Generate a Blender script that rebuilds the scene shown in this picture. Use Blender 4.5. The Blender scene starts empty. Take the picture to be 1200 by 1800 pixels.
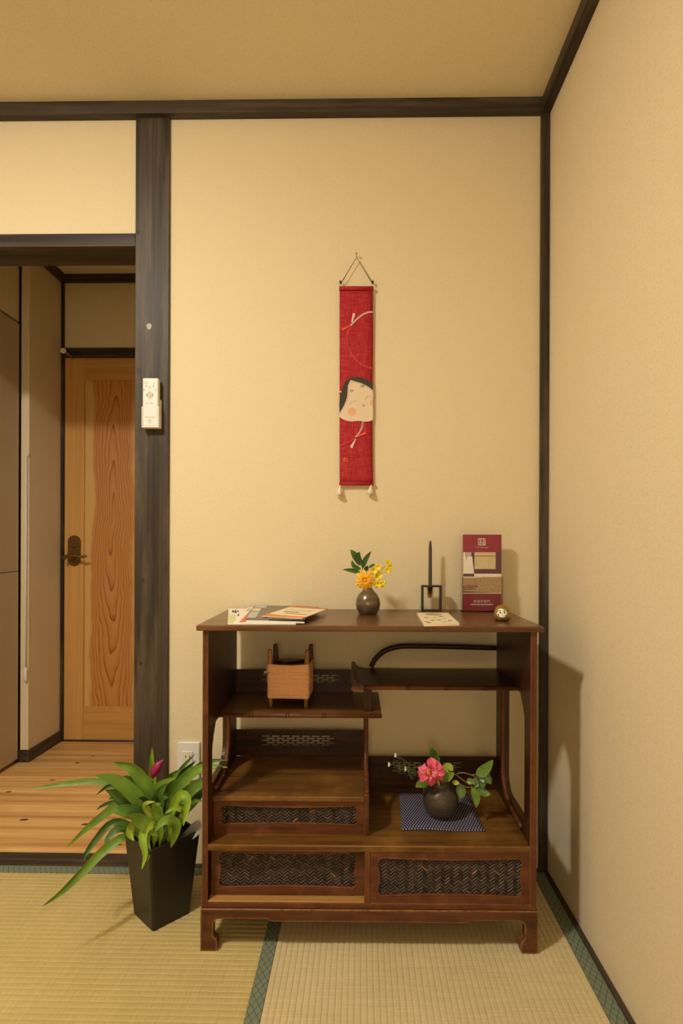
import bpy, bmesh, math, random
from mathutils import Vector, Matrix
from mathutils.geometry import tessellate_polygon

scene = bpy.context.scene
COL = scene.collection
random.seed(7)

# ------------------------------------------------------------------ camera
F_PX, PPX, PPY = 1000.0, 617.0, 960.0            # in 1200 x 1800 pixels
CAM = Vector((0.0, -1.776, 1.0))
YAW, ROLL = math.radians(1.0), 0.0035
RM = (Matrix.Rotation(YAW, 3, 'Z') @ Matrix.Rotation(math.pi / 2, 3, 'X') @ Matrix.Rotation(ROLL, 3, 'Z'))
cam_data = bpy.data.cameras.new('camera')
cam = bpy.data.objects.new('camera', cam_data)
COL.objects.link(cam)
cam.matrix_world = Matrix.Translation(CAM) @ RM.to_4x4()
cam_data.sensor_fit = 'AUTO'
cam_data.sensor_width = 36.0
cam_data.lens = 36.0 * F_PX / 1800.0
cam_data.shift_x = -(PPX - 600.0) / 1800.0
cam_data.shift_y = (PPY - 900.0) / 1800.0
cam_data.clip_start = 0.02
scene.camera = cam

# ------------------------------------------------------------------ world, exposure
world = bpy.data.worlds.new('world')
scene.world = world
world.use_nodes = True
world.node_tree.nodes['Background'].inputs[0].default_value = (0.9, 0.8, 0.65, 1)
world.node_tree.nodes['Background'].inputs[1].default_value = 0.05
vs = scene.view_settings
vs.view_transform = 'Standard'
vs.look = 'None'
vs.gamma = 1.0
vs.use_curve_mapping = False
vs.exposure = 0.0
LAMP_POS = Vector((-1.08, -1.40, 2.375))
LAMP_STRENGTH = 318.0
FILL_LAMP_STRENGTH = 13.0
CORRIDOR_FILL_STRENGTH = 170.0
LAMP_COLOR = (1.0, 0.93, 0.80)


def ray(px, py):
    return RM @ Vector(((px - PPX) / F_PX, -(py - PPY) / F_PX, -1.0))


def on(px, py, ax, val):
    d = ray(px, py)
    t = (val - CAM[ax]) / d[ax]
    return CAM + d * t


def W(px, py, y):           # point of the upright plane Y = y seen at a pixel
    return on(px, py, 1, y)


def G(px, py, z=0.0):       # point of the level plane Z = z seen at a pixel
    return on(px, py, 2, z)


# ------------------------------------------------------------------ materials
MATS = {}


def new_mat(name):
    m = bpy.data.materials.new(name)
    m.use_nodes = True
    nt = m.node_tree
    b = nt.nodes['Principled BSDF']
    MATS[name] = m
    return m, nt, b


def N(nt, kind, **kw):
    n = nt.nodes.new(kind)
    for k, v in kw.items():
        if k in n.inputs:
            n.inputs[k].default_value = v
        else:
            setattr(n, k, v)
    return n


def ramp(nt, stops):
    r = nt.nodes.new('ShaderNodeValToRGB')
    el = r.color_ramp.elements
    while len(el) < len(stops):
        el.new(0.5)
    for e, (p, c) in zip(el, stops):
        e.position = p
        e.color = (*c, 1) if len(c) == 3 else c
    return r


def coords(nt, scale=(1, 1, 1), loc=(0, 0, 0), rot=(0, 0, 0)):
    t = nt.nodes.new('ShaderNodeTexCoord')
    m = nt.nodes.new('ShaderNodeMapping')
    m.inputs['Scale'].default_value = scale
    m.inputs['Location'].default_value = loc
    m.inputs['Rotation'].default_value = rot
    nt.links.new(t.outputs['Object'], m.inputs['Vector'])
    return m


def plain(name, col, rough=0.5, metallic=0.0, spec=0.5, var=0.06, vscale=60.0, bump=0.0, sss=0.0):
    """plain material with a slight procedural unevenness of tone"""
    m, nt, b = new_mat(name)
    b.inputs['Roughness'].default_value = rough
    b.inputs['Metallic'].default_value = metallic
    b.inputs['Specular IOR Level'].default_value = spec
    mp = coords(nt)
    n = N(nt, 'ShaderNodeTexNoise', Scale=vscale, Detail=4.0)
    nt.links.new(mp.outputs[0], n.inputs['Vector'])
    lo = tuple(c * (1 - var) for c in col)
    hi = tuple(min(1, c * (1 + var)) for c in col)
    r = ramp(nt, [(0.3, lo), (0.7, hi)])
    nt.links.new(n.outputs[0], r.inputs[0])
    nt.links.new(r.outputs[0], b.inputs['Base Color'])
    if bump:
        bp = N(nt, 'ShaderNodeBump', Strength=bump, Distance=0.001)
        nt.links.new(n.outputs[0], bp.inputs['Height'])
        nt.links.new(bp.outputs[0], b.inputs['Normal'])
    return m


def wood(name, dark, light, axis='X', rough=0.4, grain=70.0, stretch=0.035, bump=0.15, per_object=0.0,
         worn=None, worn_amt=0.0, big=4.0, coat=0.0, contrast=(0.35, 0.68), rub=None, rub_r=0.003, worn_dir=False):
    """grain runs along axis; worn adds blotches of a lighter tone"""
    m, nt, b = new_mat(name)
    b.inputs['Roughness'].default_value = rough
    b.inputs['Specular IOR Level'].default_value = 0.3
    b.inputs['Coat Weight'].default_value = coat
    b.inputs['Coat Roughness'].default_value = 0.25
    s = {'X': (stretch, 1, 1), 'Y': (1, stretch, 1), 'Z': (1, 1, stretch)}[axis]
    mp = coords(nt, s)
    vec = mp.outputs[0]
    if per_object:
        oi = nt.nodes.new('ShaderNodeObjectInfo')
        mul = N(nt, 'ShaderNodeVectorMath', operation='SCALE')
        comb = nt.nodes.new('ShaderNodeCombineXYZ')
        for i in range(3):
            nt.links.new(oi.outputs['Random'], comb.inputs[i])
        nt.links.new(comb.outputs[0], mul.inputs[0])
        mul.inputs['Scale'].default_value = 13.0
        add = N(nt, 'ShaderNodeVectorMath', operation='ADD')
        nt.links.new(vec, add.inputs[0])
        nt.links.new(mul.outputs[0], add.inputs[1])
        vec = add.outputs[0]
    n1 = N(nt, 'ShaderNodeTexNoise', Scale=grain, Detail=5.0, Roughness=0.6, Distortion=0.3)
    n2 = N(nt, 'ShaderNodeTexNoise', Scale=grain * 0.22, Detail=3.0, Distortion=1.2)
    nt.links.new(vec, n1.inputs['Vector'])
    nt.links.new(vec, n2.inputs['Vector'])
    mx = N(nt, 'ShaderNodeMath', operation='ADD')
    h1 = N(nt, 'ShaderNodeMath', operation='MULTIPLY')
    h1.inputs[1].default_value = 0.5
    h2 = N(nt, 'ShaderNodeMath', operation='MULTIPLY')
    h2.inputs[1].default_value = 0.5
    nt.links.new(n1.outputs[0], h1.inputs[0])
    nt.links.new(n2.outputs[0], h2.inputs[0])
    nt.links.new(h1.outputs[0], mx.inputs[0])
    nt.links.new(h2.outputs[0], mx.inputs[1])
    r = ramp(nt, [(contrast[0], dark), (contrast[1], light)])
    nt.links.new(mx.outputs[0], r.inputs[0])
    out = r.outputs[0]
    if worn:
        mp2 = coords(nt, tuple(0.12 if q < 1 else 1 for q in s) if worn_dir else (1, 1, 1))
        n3 = N(nt, 'ShaderNodeTexNoise', Scale=big, Detail=6.0, Roughness=0.65)
        nt.links.new(mp2.outputs[0], n3.inputs['Vector'])
        r3 = ramp(nt, [(0.48, (0, 0, 0)), (0.72, (worn_amt,) * 3)])
        nt.links.new(n3.outputs[0], r3.inputs[0])
        mix = N(nt, 'ShaderNodeMix', data_type='RGBA')
        nt.links.new(r3.outputs[0], mix.inputs[0])
        nt.links.new(out, mix.inputs[6])
        mix.inputs[7].default_value = (*worn, 1)
        out = mix.outputs[2]
    if rub:          # edges rubbed bare by use
        bv = nt.nodes.new('ShaderNodeBevel')
        bv.samples = 4
        bv.inputs['Radius'].default_value = rub_r
        ge = nt.nodes.new('ShaderNodeNewGeometry')
        dt = N(nt, 'ShaderNodeVectorMath', operation='DOT_PRODUCT')
        nt.links.new(bv.outputs[0], dt.inputs[0])
        nt.links.new(ge.outputs['Normal'], dt.inputs[1])
        rr = ramp(nt, [(0.92, (1, 1, 1)), (0.99, (0, 0, 0))])
        nt.links.new(dt.outputs['Value'], rr.inputs[0])
        n4 = N(nt, 'ShaderNodeTexNoise', Scale=38.0, Detail=5.0, Roughness=0.7)
        nt.links.new(coords(nt).outputs[0], n4.inputs['Vector'])
        r4 = ramp(nt, [(0.34, (0, 0, 0)), (0.55, (0.85, 0.85, 0.85))])
        nt.links.new(n4.outputs[0], r4.inputs[0])
        ml = N(nt, 'ShaderNodeMix', data_type='RGBA', blend_type='MULTIPLY')
        ml.inputs[0].default_value = 1.0
        nt.links.new(rr.outputs[0], ml.inputs[6])
        nt.links.new(r4.outputs[0], ml.inputs[7])
        mix4 = N(nt, 'ShaderNodeMix', data_type='RGBA')
        nt.links.new(ml.outputs[2], mix4.inputs[0])
        nt.links.new(out, mix4.inputs[6])
        mix4.inputs[7].default_value = (*rub, 1)
        out = mix4.outputs[2]
    if per_object:
        hsv = nt.nodes.new('ShaderNodeHueSaturation')
        mr = N(nt, 'ShaderNodeMapRange')
        mr.inputs['To Min'].default_value = 1 - per_object
        mr.inputs['To Max'].default_value = 1 + per_object
        nt.links.new(oi.outputs['Random'], mr.inputs['Value'])
        nt.links.new(mr.outputs[0], hsv.inputs['Value'])
        nt.links.new(out, hsv.inputs['Color'])
        out = hsv.outputs[0]
    nt.links.new(out, b.inputs['Base Color'])
    bp = N(nt, 'ShaderNodeBump', Strength=bump, Distance=0.001)
    nt.links.new(n1.outputs[0], bp.inputs['Height'])
    nt.links.new(bp.outputs[0], b.inputs['Normal'])
    return m


def plaster(name, col, bump=0.5, bscale=260.0, rough=0.9):
    m, nt, b = new_mat(name)
    b.inputs['Roughness'].default_value = rough
    b.inputs['Specular IOR Level'].default_value = 0.2
    mp = coords(nt)
    fine = N(nt, 'ShaderNodeTexNoise', Scale=bscale, Detail=3.0, Roughness=0.55)
    speck = N(nt, 'ShaderNodeTexNoise', Scale=340.0, Detail=2.0)
    nt.links.new(mp.outputs[0], fine.inputs['Vector'])
    nt.links.new(mp.outputs[0], speck.inputs['Vector'])
    r = ramp(nt, [(0.25, tuple(c * 0.86 for c in col)), (0.42, col), (0.75, tuple(min(1, c * 1.07) for c in col))])
    nt.links.new(speck.outputs[0], r.inputs[0])
    nt.links.new(r.outputs[0], b.inputs['Base Color'])
    bp = N(nt, 'ShaderNodeBump', Strength=bump, Distance=0.0015)
    nt.links.new(fine.outputs[0], bp.inputs['Height'])
    nt.links.new(bp.outputs[0], b.inputs['Normal'])
    return m


plaster('wall_cloth', (0.745, 0.635, 0.425), bump=0.9, bscale=150)
plaster('wall_smooth', (0.745, 0.63, 0.43), bump=0.3, bscale=420)
plaster('ceiling_cloth', (0.76, 0.66, 0.47), bump=0.25, bscale=300)
for ax in 'XYZ':
    wood('dark_post_' + ax, (0.016, 0.0105, 0.007), (0.075, 0.054, 0.037), ax, rough=0.5, grain=75, stretch=0.02, bump=0.4,
         worn=(0.15, 0.115, 0.080), worn_amt=0.55, big=24, worn_dir=True, contrast=(0.38, 0.64))
    wood('tana_' + ax, (0.016, 0.0055, 0.0025), (0.070, 0.024, 0.0085), ax, rough=0.36, grain=120, stretch=0.05, bump=0.12,
         worn=(0.11, 0.042, 0.013), worn_amt=0.35, big=9, coat=0.0)
    wood('tana_edge_' + ax, (0.055, 0.016, 0.006), (0.15, 0.048, 0.017), ax, rough=0.45, grain=130, stretch=0.05, bump=0.15,
         worn=(0.24, 0.09, 0.03), worn_amt=0.5, big=14, coat=0.0, rub=(0.33, 0.135, 0.045), rub_r=0.002)
wood('tana_top', (0.062, 0.022, 0.0065), (0.165, 0.068, 0.018), 'X', rough=0.30, grain=80, stretch=0.05, bump=0.1,
     worn=(0.24, 0.115, 0.034), worn_amt=0.55, big=6, coat=0.25, rub=(0.34, 0.15, 0.05))
wood('tana_shelf', (0.060, 0.022, 0.0045), (0.21, 0.092, 0.016), 'X', rough=0.32, grain=100, stretch=0.04, bump=0.1,
     worn=(0.32, 0.15, 0.028), worn_amt=0.6, big=7, coat=0.2, rub=(0.36, 0.15, 0.05))
wood('tana_rail_light', (0.34, 0.17, 0.045), (0.52, 0.28, 0.085), 'X', rough=0.45, grain=90, stretch=0.04)
wood('tana_plinth', (0.050, 0.016, 0.007), (0.125, 0.042, 0.016), 'X', rough=0.45, grain=120, stretch=0.08, bump=0.3,
     worn=(0.16, 0.06, 0.02), worn_amt=0.6, big=16, rub=(0.42, 0.20, 0.06), rub_r=0.006)
wood('plank', (0.46, 0.22, 0.065), (0.84, 0.54, 0.21), 'X', rough=0.35, grain=42, stretch=0.03, bump=0.08, per_object=0.14,
     worn=(0.58, 0.25, 0.07), worn_amt=0.5, big=2.6, contrast=(0.36, 0.62))
wood('door_frame_wood', (0.50, 0.25, 0.07), (0.66, 0.37, 0.12), 'Z', rough=0.42, grain=80, stretch=0.02, bump=0.06, per_object=0.04)
wood('door_rail_wood', (0.50, 0.25, 0.07), (0.66, 0.37, 0.12), 'X', rough=0.42, grain=80, stretch=0.02, bump=0.06)
wood('itowaku_wood', (0.22, 0.10, 0.03), (0.42, 0.21, 0.065), 'Z', rough=0.5, grain=160, stretch=0.1)
plain('cabinet_beige', (0.50, 0.385, 0.25), 0.5, var=0.02, vscale=8)
plain('white_plastic', (0.80, 0.78, 0.73), 0.35, var=0.02)
plain('cream_plastic', (0.78, 0.72, 0.58), 0.4, var=0.02)
plain('grey_print', (0.35, 0.33, 0.29), 0.6, var=0.02)
plain('button_beige', (0.62, 0.55, 0.38), 0.45, var=0.02)
plain('black_plastic', (0.019, 0.015, 0.012), 0.45, var=0.1, vscale=20)
plain('slot_black', (0.012, 0.01, 0.008), 0.6)
plain('brass', (0.22, 0.14, 0.045), 0.32, metallic=0.9, var=0.15)
plain('steel', (0.6, 0.58, 0.52), 0.3, metallic=1.0)
plain('iron', (0.030, 0.023, 0.018), 0.45, metallic=0.4, var=0.2)
plain('soil', (0.02, 0.014, 0.01), 0.95, var=0.5, vscale=200, bump=1.0)
plain('paper_white', (0.84, 0.80, 0.70), 0.6, var=0.02)
plain('paper_cream', (0.80, 0.70, 0.48), 0.6, var=0.03)
plain('paper_olive', (0.45, 0.36, 0.12), 0.6)
plain('paper_grey', (0.20, 0.165, 0.12), 0.45, var=0.05)
plain('paper_pale_grey', (0.50, 0.50, 0.50), 0.45, var=0.06)
plain('paper_orange', (0.74, 0.22, 0.055), 0.55, var=0.1, vscale=90)
plain('paper_red', (0.70, 0.16, 0.10), 0.55)
plain('paper_green', (0.66, 0.66, 0.34), 0.6, var=0.12, vscale=70)
plain('print_brown', (0.22, 0.14, 0.07), 0.6)
plain('ink_black', (0.02, 0.017, 0.014), 0.6)
plain('grey_wrap', (0.42, 0.41, 0.37), 0.8, var=0.15, vscale=30, bump=0.4)
plain('yarn', (0.93, 0.50, 0.28), 0.85, var=0.16, vscale=300, bump=0.3)
plain('yarn_pale', (0.72, 0.56, 0.36), 0.85)
plain('tassel_white', (0.80, 0.72, 0.55), 0.9, var=0.05)
plain('cord_dark', (0.035, 0.022, 0.014), 0.7)
plain('print_white', (0.80, 0.62, 0.55), 0.8, var=0.04, vscale=300)
plain('print_face', (0.74, 0.60, 0.42), 0.8, var=0.04, vscale=500)
plain('print_hair', (0.045, 0.037, 0.024), 0.8, var=0.1, vscale=500)
plain('print_grey', (0.50, 0.40, 0.32), 0.8)
plain('print_brow', (0.44, 0.33, 0.24), 0.8)
plain('print_cheek', (0.76, 0.42, 0.24), 0.8, var=0.05, vscale=500)
plain('print_red', (0.80, 0.085, 0.06), 0.8)
plain('print_lip', (0.55, 0.10, 0.06), 0.8)
plain('print_orange', (0.85, 0.22, 0.05), 0.8)
plain('brochure_wine', (0.27, 0.028, 0.050), 0.35, var=0.03)
plain('brochure_plum', (0.12, 0.045, 0.06), 0.35)
plain('brochure_white', (0.80, 0.72, 0.60), 0.35, var=0.04)
plain('brochure_shoji', (0.74, 0.60, 0.34), 0.35, var=0.05)
plain('brochure_stone', (0.56, 0.39, 0.21), 0.4, var=0.4, vscale=260)
plain('brochure_stone_dark', (0.34, 0.20, 0.12), 0.4, var=0.5, vscale=320)
plain('gold', (0.36, 0.23, 0.05), 0.38, metallic=0.65, var=0.08)
plain('daruma_white', (0.88, 0.84, 0.74), 0.5, var=0.02)
plain('petal_yellow', (0.93, 0.58, 0.02), 0.55, var=0.15, vscale=150)
plain('petal_orange', (0.93, 0.42, 0.015), 0.55, var=0.15, vscale=150)
plain('petal_lemon', (0.90, 0.72, 0.02), 0.55, var=0.12, vscale=150)
plain('petal_pink', (0.82, 0.10, 0.20), 0.5, var=0.3, vscale=70)
plain('petal_rose', (0.88, 0.22, 0.32), 0.5, var=0.25, vscale=80)
plain('leaf_glossy', (0.055, 0.13, 0.014), 0.3, var=0.35, vscale=40)
plain('leaf_glossy_light', (0.095, 0.19, 0.02), 0.32, var=0.35, vscale=40)
plain('itowaku_dark', (0.075, 0.028, 0.011), 0.5, var=0.3)
plain('petal_white', (0.82, 0.78, 0.66), 0.6)
plain('spathe_magenta', (0.25, 0.008, 0.07), 0.4, var=0.25, vscale=40)
plain('knot_brown', (0.12, 0.045, 0.015), 0.5, var=0.4, vscale=200)
plain('twig', (0.30, 0.15, 0.06), 0.7, var=0.2)
plain('stem_green', (0.14, 0.26, 0.03), 0.5, var=0.2)
for nm, lo in (('leaf_mid', (0.13, 0.235, 0.02)), ('leaf_bright', (0.23, 0.38, 0.02)), ('leaf_dark', (0.030, 0.080, 0.010)),
               ('leaf_yellow', (0.30, 0.37, 0.03)), ('leaf_deep', (0.060, 0.140, 0.016)), ('leaf_fern', (0.07, 0.12, 0.03))):
    plain(nm, lo, 0.5, var=0.3, vscale=22)


def special_mats():
    # vase glazes
    m, nt, b = new_mat('glaze_bronze')
    b.inputs['Roughness'].default_value = 0.27
    b.inputs['Metallic'].default_value = 0.45
    mp = coords(nt, (6, 6, 22))
    n = N(nt, 'ShaderNodeTexNoise', Scale=3.0, Detail=4.0, Distortion=0.8)
    nt.links.new(mp.outputs[0], n.inputs['Vector'])
    r = ramp(nt, [(0.3, (0.10, 0.075, 0.05)), (0.55, (0.18, 0.135, 0.08)), (0.75, (0.30, 0.215, 0.10))])
    nt.links.new(n.outputs[0], r.inputs[0])
    nt.links.new(r.outputs[0], b.inputs['Base Color'])
    m, nt, b = new_mat('glaze_stoneware')
    b.inputs['Roughness'].default_value = 0.34
    mp = coords(nt, (2, 2, 3))
    n = N(nt, 'ShaderNodeTexNoise', Scale=55.0, Detail=5.0, Roughness=0.65)
    nt.links.new(mp.outputs[0], n.inputs['Vector'])
    r = ramp(nt, [(0.3, (0.040, 0.030, 0.021)), (0.65, (0.070, 0.053, 0.038)), (0.85, (0.12, 0.095, 0.07))])
    nt.links.new(n.outputs[0], r.inputs[0])
    nt.links.new(r.outputs[0], b.inputs['Base Color'])
    bp = N(nt, 'ShaderNodeBump', Strength=0.5, Distance=0.0012)
    nt.links.new(n.outputs[0], bp.inputs['Height'])
    nt.links.new(bp.outputs[0], b.inputs['Normal'])
    # clear acrylic and smoked glass
    for nm, col, rg in (('acrylic', (0.97, 0.96, 0.93), 0.03), ('amber_glass', (0.62, 0.46, 0.24), 0.05)):
        m, nt, b = new_mat(nm)
        b.inputs['Base Color'].default_value = (*col, 1)
        b.inputs['Transmission Weight'].default_value = 1.0
        b.inputs['Roughness'].default_value = rg
        b.inputs['IOR'].default_value = 1.2
    # candle of layered grey green
    wood('candle_grey', (0.060, 0.048, 0.035), (0.105, 0.088, 0.066), 'Z', rough=0.45, grain=120, stretch=0.05)
    # woven dark bamboo of the drawer panels
    m, nt, b = new_mat('wicker')
    b.inputs['Roughness'].default_value = 0.42
    mp = coords(nt)
    n = N(nt, 'ShaderNodeTexNoise', Scale=38.0, Detail=4.0)
    n2 = N(nt, 'ShaderNodeTexNoise', Scale=330.0, Detail=2.0)
    nt.links.new(mp.outputs[0], n.inputs['Vector'])
    nt.links.new(mp.outputs[0], n2.inputs['Vector'])
    r = ramp(nt, [(0.35, (0.026, 0.016, 0.012)), (0.62, (0.058, 0.038, 0.029)), (0.80, (0.09, 0.054, 0.036))])
    nt.links.new(n.outputs[0], r.inputs[0])
    r2 = ramp(nt, [(0.62, (0, 0, 0)), (0.75, (0.35, 0.35, 0.35))])
    nt.links.new(n2.outputs[0], r2.inputs[0])
    mix = N(nt, 'ShaderNodeMix', data_type='RGBA')
    nt.links.new(r2.outputs[0], mix.inputs[0])
    nt.links.new(r.outputs[0], mix.inputs[6])
    mix.inputs[7].default_value = (0.10, 0.062, 0.043, 1)
    nt.links.new(mix.outputs[2], b.inputs['Base Color'])
    plain('wicker_pale', (0.072, 0.048, 0.037), 0.42, var=0.3, vscale=90)
    plain('wicker_worn', (0.22, 0.10, 0.04), 0.5, var=0.3, vscale=200)
    # red hemp cloth of the scroll: threads both ways
    m, nt, b = new_mat('red_cloth')
    b.inputs['Roughness'].default_value = 0.85
    b.inputs['Specular IOR Level'].default_value = 0.15
    a = N(nt, 'ShaderNodeTexNoise', Scale=620.0, Detail=3.0)
    c = N(nt, 'ShaderNodeTexNoise', Scale=620.0, Detail=3.0)
    nt.links.new(coords(nt, (1, 1, 0.05)).outputs[0], a.inputs['Vector'])
    nt.links.new(coords(nt, (0.06, 1, 1)).outputs[0], c.inputs['Vector'])
    ad = N(nt, 'ShaderNodeMath', operation='ADD')
    nt.links.new(a.outputs[0], ad.inputs[0])
    nt.links.new(c.outputs[0], ad.inputs[1])
    r = ramp(nt, [(0.75, (0.29, 0.010, 0.018)), (1.0, (0.40, 0.026, 0.034)), (1.25, (0.49, 0.07, 0.065))])
    r.color_ramp.elements[2].position = 1.0
    hf = N(nt, 'ShaderNodeMath', operation='MULTIPLY')
    hf.inputs[1].default_value = 0.5
    nt.links.new(ad.outputs[0], hf.inputs[0])
    r.color_ramp.elements[0].position = 0.36
    r.color_ramp.elements[1].position = 0.50
    r.color_ramp.elements[2].position = 0.66
    nt.links.new(hf.outputs[0], r.inputs[0])
    nt.links.new(r.outputs[0], b.inputs['Base Color'])
    bp = N(nt, 'ShaderNodeBump', Strength=0.3, Distance=0.0006)
    nt.links.new(hf.outputs[0], bp.inputs['Height'])
    nt.links.new(bp.outputs[0], b.inputs['Normal'])
    # rush of the tatami, fine strands across each ridge
    for nm, sc, per in (('rush_left', (1, 0.03, 1), 0), ('rush_right', (0.03, 1, 1), 1)):
        m, nt, b = new_mat(nm)
        b.inputs['Roughness'].default_value = 0.62
        b.inputs['Specular IOR Level'].default_value = 0.3
        f = N(nt, 'ShaderNodeTexNoise', Scale=420.0, Detail=3.0, Roughness=0.6)
        nt.links.new(coords(nt, sc).outputs[0], f.inputs['Vector'])
        g = N(nt, 'ShaderNodeTexNoise', Scale=5.0, Detail=3.0)
        nt.links.new(coords(nt).outputs[0], g.inputs['Vector'])
        r = ramp(nt, [(0.3, (0.60, 0.48, 0.26)), (0.7, (0.74, 0.61, 0.36))] if per else [(0.3, (0.49, 0.37, 0.145)), (0.7, (0.61, 0.47, 0.20))])  # right mat paler: sheen from its rush direction put into the colour
        nt.links.new(f.outputs[0], r.inputs[0])
        r2 = ramp(nt, [(0.35, (0.90, 0.92, 0.86)), (0.7, (1, 1, 1))])
        nt.links.new(g.outputs[0], r2.inputs[0])
        mix = N(nt, 'ShaderNodeMix', data_type='RGBA', blend_type='MULTIPLY')
        mix.inputs[0].default_value = 1.0
        nt.links.new(r.outputs[0], mix.inputs[6])
        nt.links.new(r2.outputs[0], mix.inputs[7])
        nt.links.new(mix.outputs[2], b.inputs['Base Color'])
        bp = N(nt, 'ShaderNodeBump', Strength=0.25, Distance=0.0006)
        nt.links.new(f.outputs[0], bp.inputs['Height'])
        nt.links.new(bp.outputs[0], b.inputs['Normal'])
    # green border cloth with dark diamond lines
    m, nt, b = new_mat('border_cloth')
    b.inputs['Roughness'].default_value = 0.8
    t = nt.nodes.new('ShaderNodeTexCoord')
    sep = nt.nodes.new('ShaderNodeSeparateXYZ')
    nt.links.new(t.outputs['Object'], sep.inputs[0])

    def line(sgn):
        a = N(nt, 'ShaderNodeMath', operation='MULTIPLY')
        a.inputs[1].default_value = 0.60 * sgn
        nt.links.new(sep.outputs['Y'], a.inputs[0])
        c = N(nt, 'ShaderNodeMath', operation='ADD')
        nt.links.new(sep.outputs['X'], c.inputs[0])
        nt.links.new(a.outputs[0], c.inputs[1])
        d = N(nt, 'ShaderNodeMath', operation='MULTIPLY')
        d.inputs[1].default_value = 1 / 0.0165
        nt.links.new(c.outputs[0], d.inputs[0])
        fr = N(nt, 'ShaderNodeMath', operation='FRACT')
        nt.links.new(d.outputs[0], fr.inputs[0])
        lt = N(nt, 'ShaderNodeMath', operation='LESS_THAN')
        lt.inputs[1].default_value = 0.075
        nt.links.new(fr.outputs[0], lt.inputs[0])
        return lt
    l1, l2 = line(1), line(-1)
    mxx = N(nt, 'ShaderNodeMath', operation='MAXIMUM')
    nt.links.new(l1.outputs[0], mxx.inputs[0])
    nt.links.new(l2.outputs[0], mxx.inputs[1])
    n = N(nt, 'ShaderNodeTexNoise', Scale=500.0, Detail=2.0)
    nt.links.new(t.outputs['Object'], n.inputs['Vector'])
    r = ramp(nt, [(0.3, (0.15, 0.18, 0.12)), (0.7, (0.21, 0.25, 0.17))])
    nt.links.new(n.outputs[0], r.inputs[0])
    mix = N(nt, 'ShaderNodeMix', data_type='RGBA')
    nt.links.new(mxx.outputs[0], mix.inputs[0])
    nt.links.new(r.outputs[0], mix.inputs[6])
    mix.inputs[7].default_value = (0.030, 0.040, 0.030, 1)
    nt.links.new(mix.outputs[2], b.inputs['Base Color'])
    # indigo cloth with rows of pale woven dashes
    m, nt, b = new_mat('indigo_cloth')
    b.inputs['Roughness'].default_value = 0.9
    b.inputs['Specular IOR Level'].default_value = 0.1
    uv = nt.nodes.new('ShaderNodeUVMap')
    sep = nt.nodes.new('ShaderNodeSeparateXYZ')
    nt.links.new(uv.outputs[0], sep.inputs[0])

    def mth(op, a, bb=None):
        x = N(nt, 'ShaderNodeMath', operation=op)
        for i, v in enumerate((a, bb)):
            if v is None:
                continue
            if isinstance(v, (int, float)):
                x.inputs[i].default_value = v
            else:
                nt.links.new(v, x.inputs[i])
        return x.outputs[0]
    v = mth('MULTIPLY', sep.outputs['Y'], 27.0)
    row = mth('FLOOR', v)
    off = mth('MULTIPLY', mth('MODULO', row, 2.0), 0.5)
    uu = mth('ADD', mth('MULTIPLY', sep.outputs['X'], 29.0), off)
    du = mth('ABSOLUTE', mth('SUBTRACT', mth('FRACT', uu), 0.5))
    dv = mth('ABSOLUTE', mth('SUBTRACT', mth('FRACT', v), 0.5))
    dash = mth('MULTIPLY', mth('LESS_THAN', du, 0.17), mth('LESS_THAN', dv, 0.36))
    mix = N(nt, 'ShaderNodeMix', data_type='RGBA')
    nt.links.new(dash, mix.inputs[0])
    mix.inputs[6].default_value = (0.028, 0.026, 0.060, 1)
    mix.inputs[7].default_value = (0.38, 0.36, 0.38, 1)
    nt.links.new(mix.outputs[2], b.inputs['Base Color'])
    # cedar panel of the door: nested flame figure with pale sapwood at both edges
    m, nt, b = new_mat('door_panel_cedar')
    b.inputs['Roughness'].default_value = 0.42
    t = nt.nodes.new('ShaderNodeTexCoord')
    nz = N(nt, 'ShaderNodeTexNoise', Scale=1.0, Detail=3.5, Roughness=0.55)
    mpn = N(nt, 'ShaderNodeMapping')
    mpn.inputs['Scale'].default_value = (5, 1, 2.2)
    nt.links.new(t.outputs['Object'], mpn.inputs['Vector'])
    nt.links.new(mpn.outputs[0], nz.inputs['Vector'])
    sc = N(nt, 'ShaderNodeVectorMath', operation='SCALE')
    sb = N(nt, 'ShaderNodeVectorMath', operation='SUBTRACT')
    sb.inputs[1].default_value = (0.5, 0.5, 0.5)
    nt.links.new(nz.outputs['Color'], sb.inputs[0])
    nt.links.new(sb.outputs[0], sc.inputs[0])
    sc.inputs['Scale'].default_value = 0.11
    ad = N(nt, 'ShaderNodeVectorMath', operation='ADD')
    nt.links.new(t.outputs['Object'], ad.inputs[0])
    nt.links.new(sc.outputs[0], ad.inputs[1])
    mp = N(nt, 'ShaderNodeMapping')
    mp.inputs['Scale'].default_value = (1, 0, 0.075)
    mp.inputs['Location'].default_value = (0, 0, 0)
    nt.links.new(ad.outputs[0], mp.inputs['Vector'])
    wv = N(nt, 'ShaderNodeTexWave', wave_type='RINGS', rings_direction='SPHERICAL', wave_profile='SAW', Scale=25.0, Distortion=1.2, Detail=2.0)
    wv.inputs['Detail Scale'].default_value = 1.5
    nt.links.new(mp.outputs[0], wv.inputs['Vector'])
    r = ramp(nt, [(0.0, (0.60, 0.27, 0.075)), (0.76, (0.52, 0.215, 0.055)), (0.93, (0.26, 0.085, 0.022)), (1.0, (0.50, 0.20, 0.05))])
    nt.links.new(wv.outputs[0], r.inputs[0])
    sx = nt.nodes.new('ShaderNodeSeparateXYZ')
    nt.links.new(ad.outputs[0], sx.inputs[0])
    sap = ramp(nt, [(0.0, (1, 1, 1)), (0.17, (1, 1, 1)), (0.22, (0, 0, 0)), (0.74, (0, 0, 0)), (0.82, (1, 1, 1))])
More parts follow.
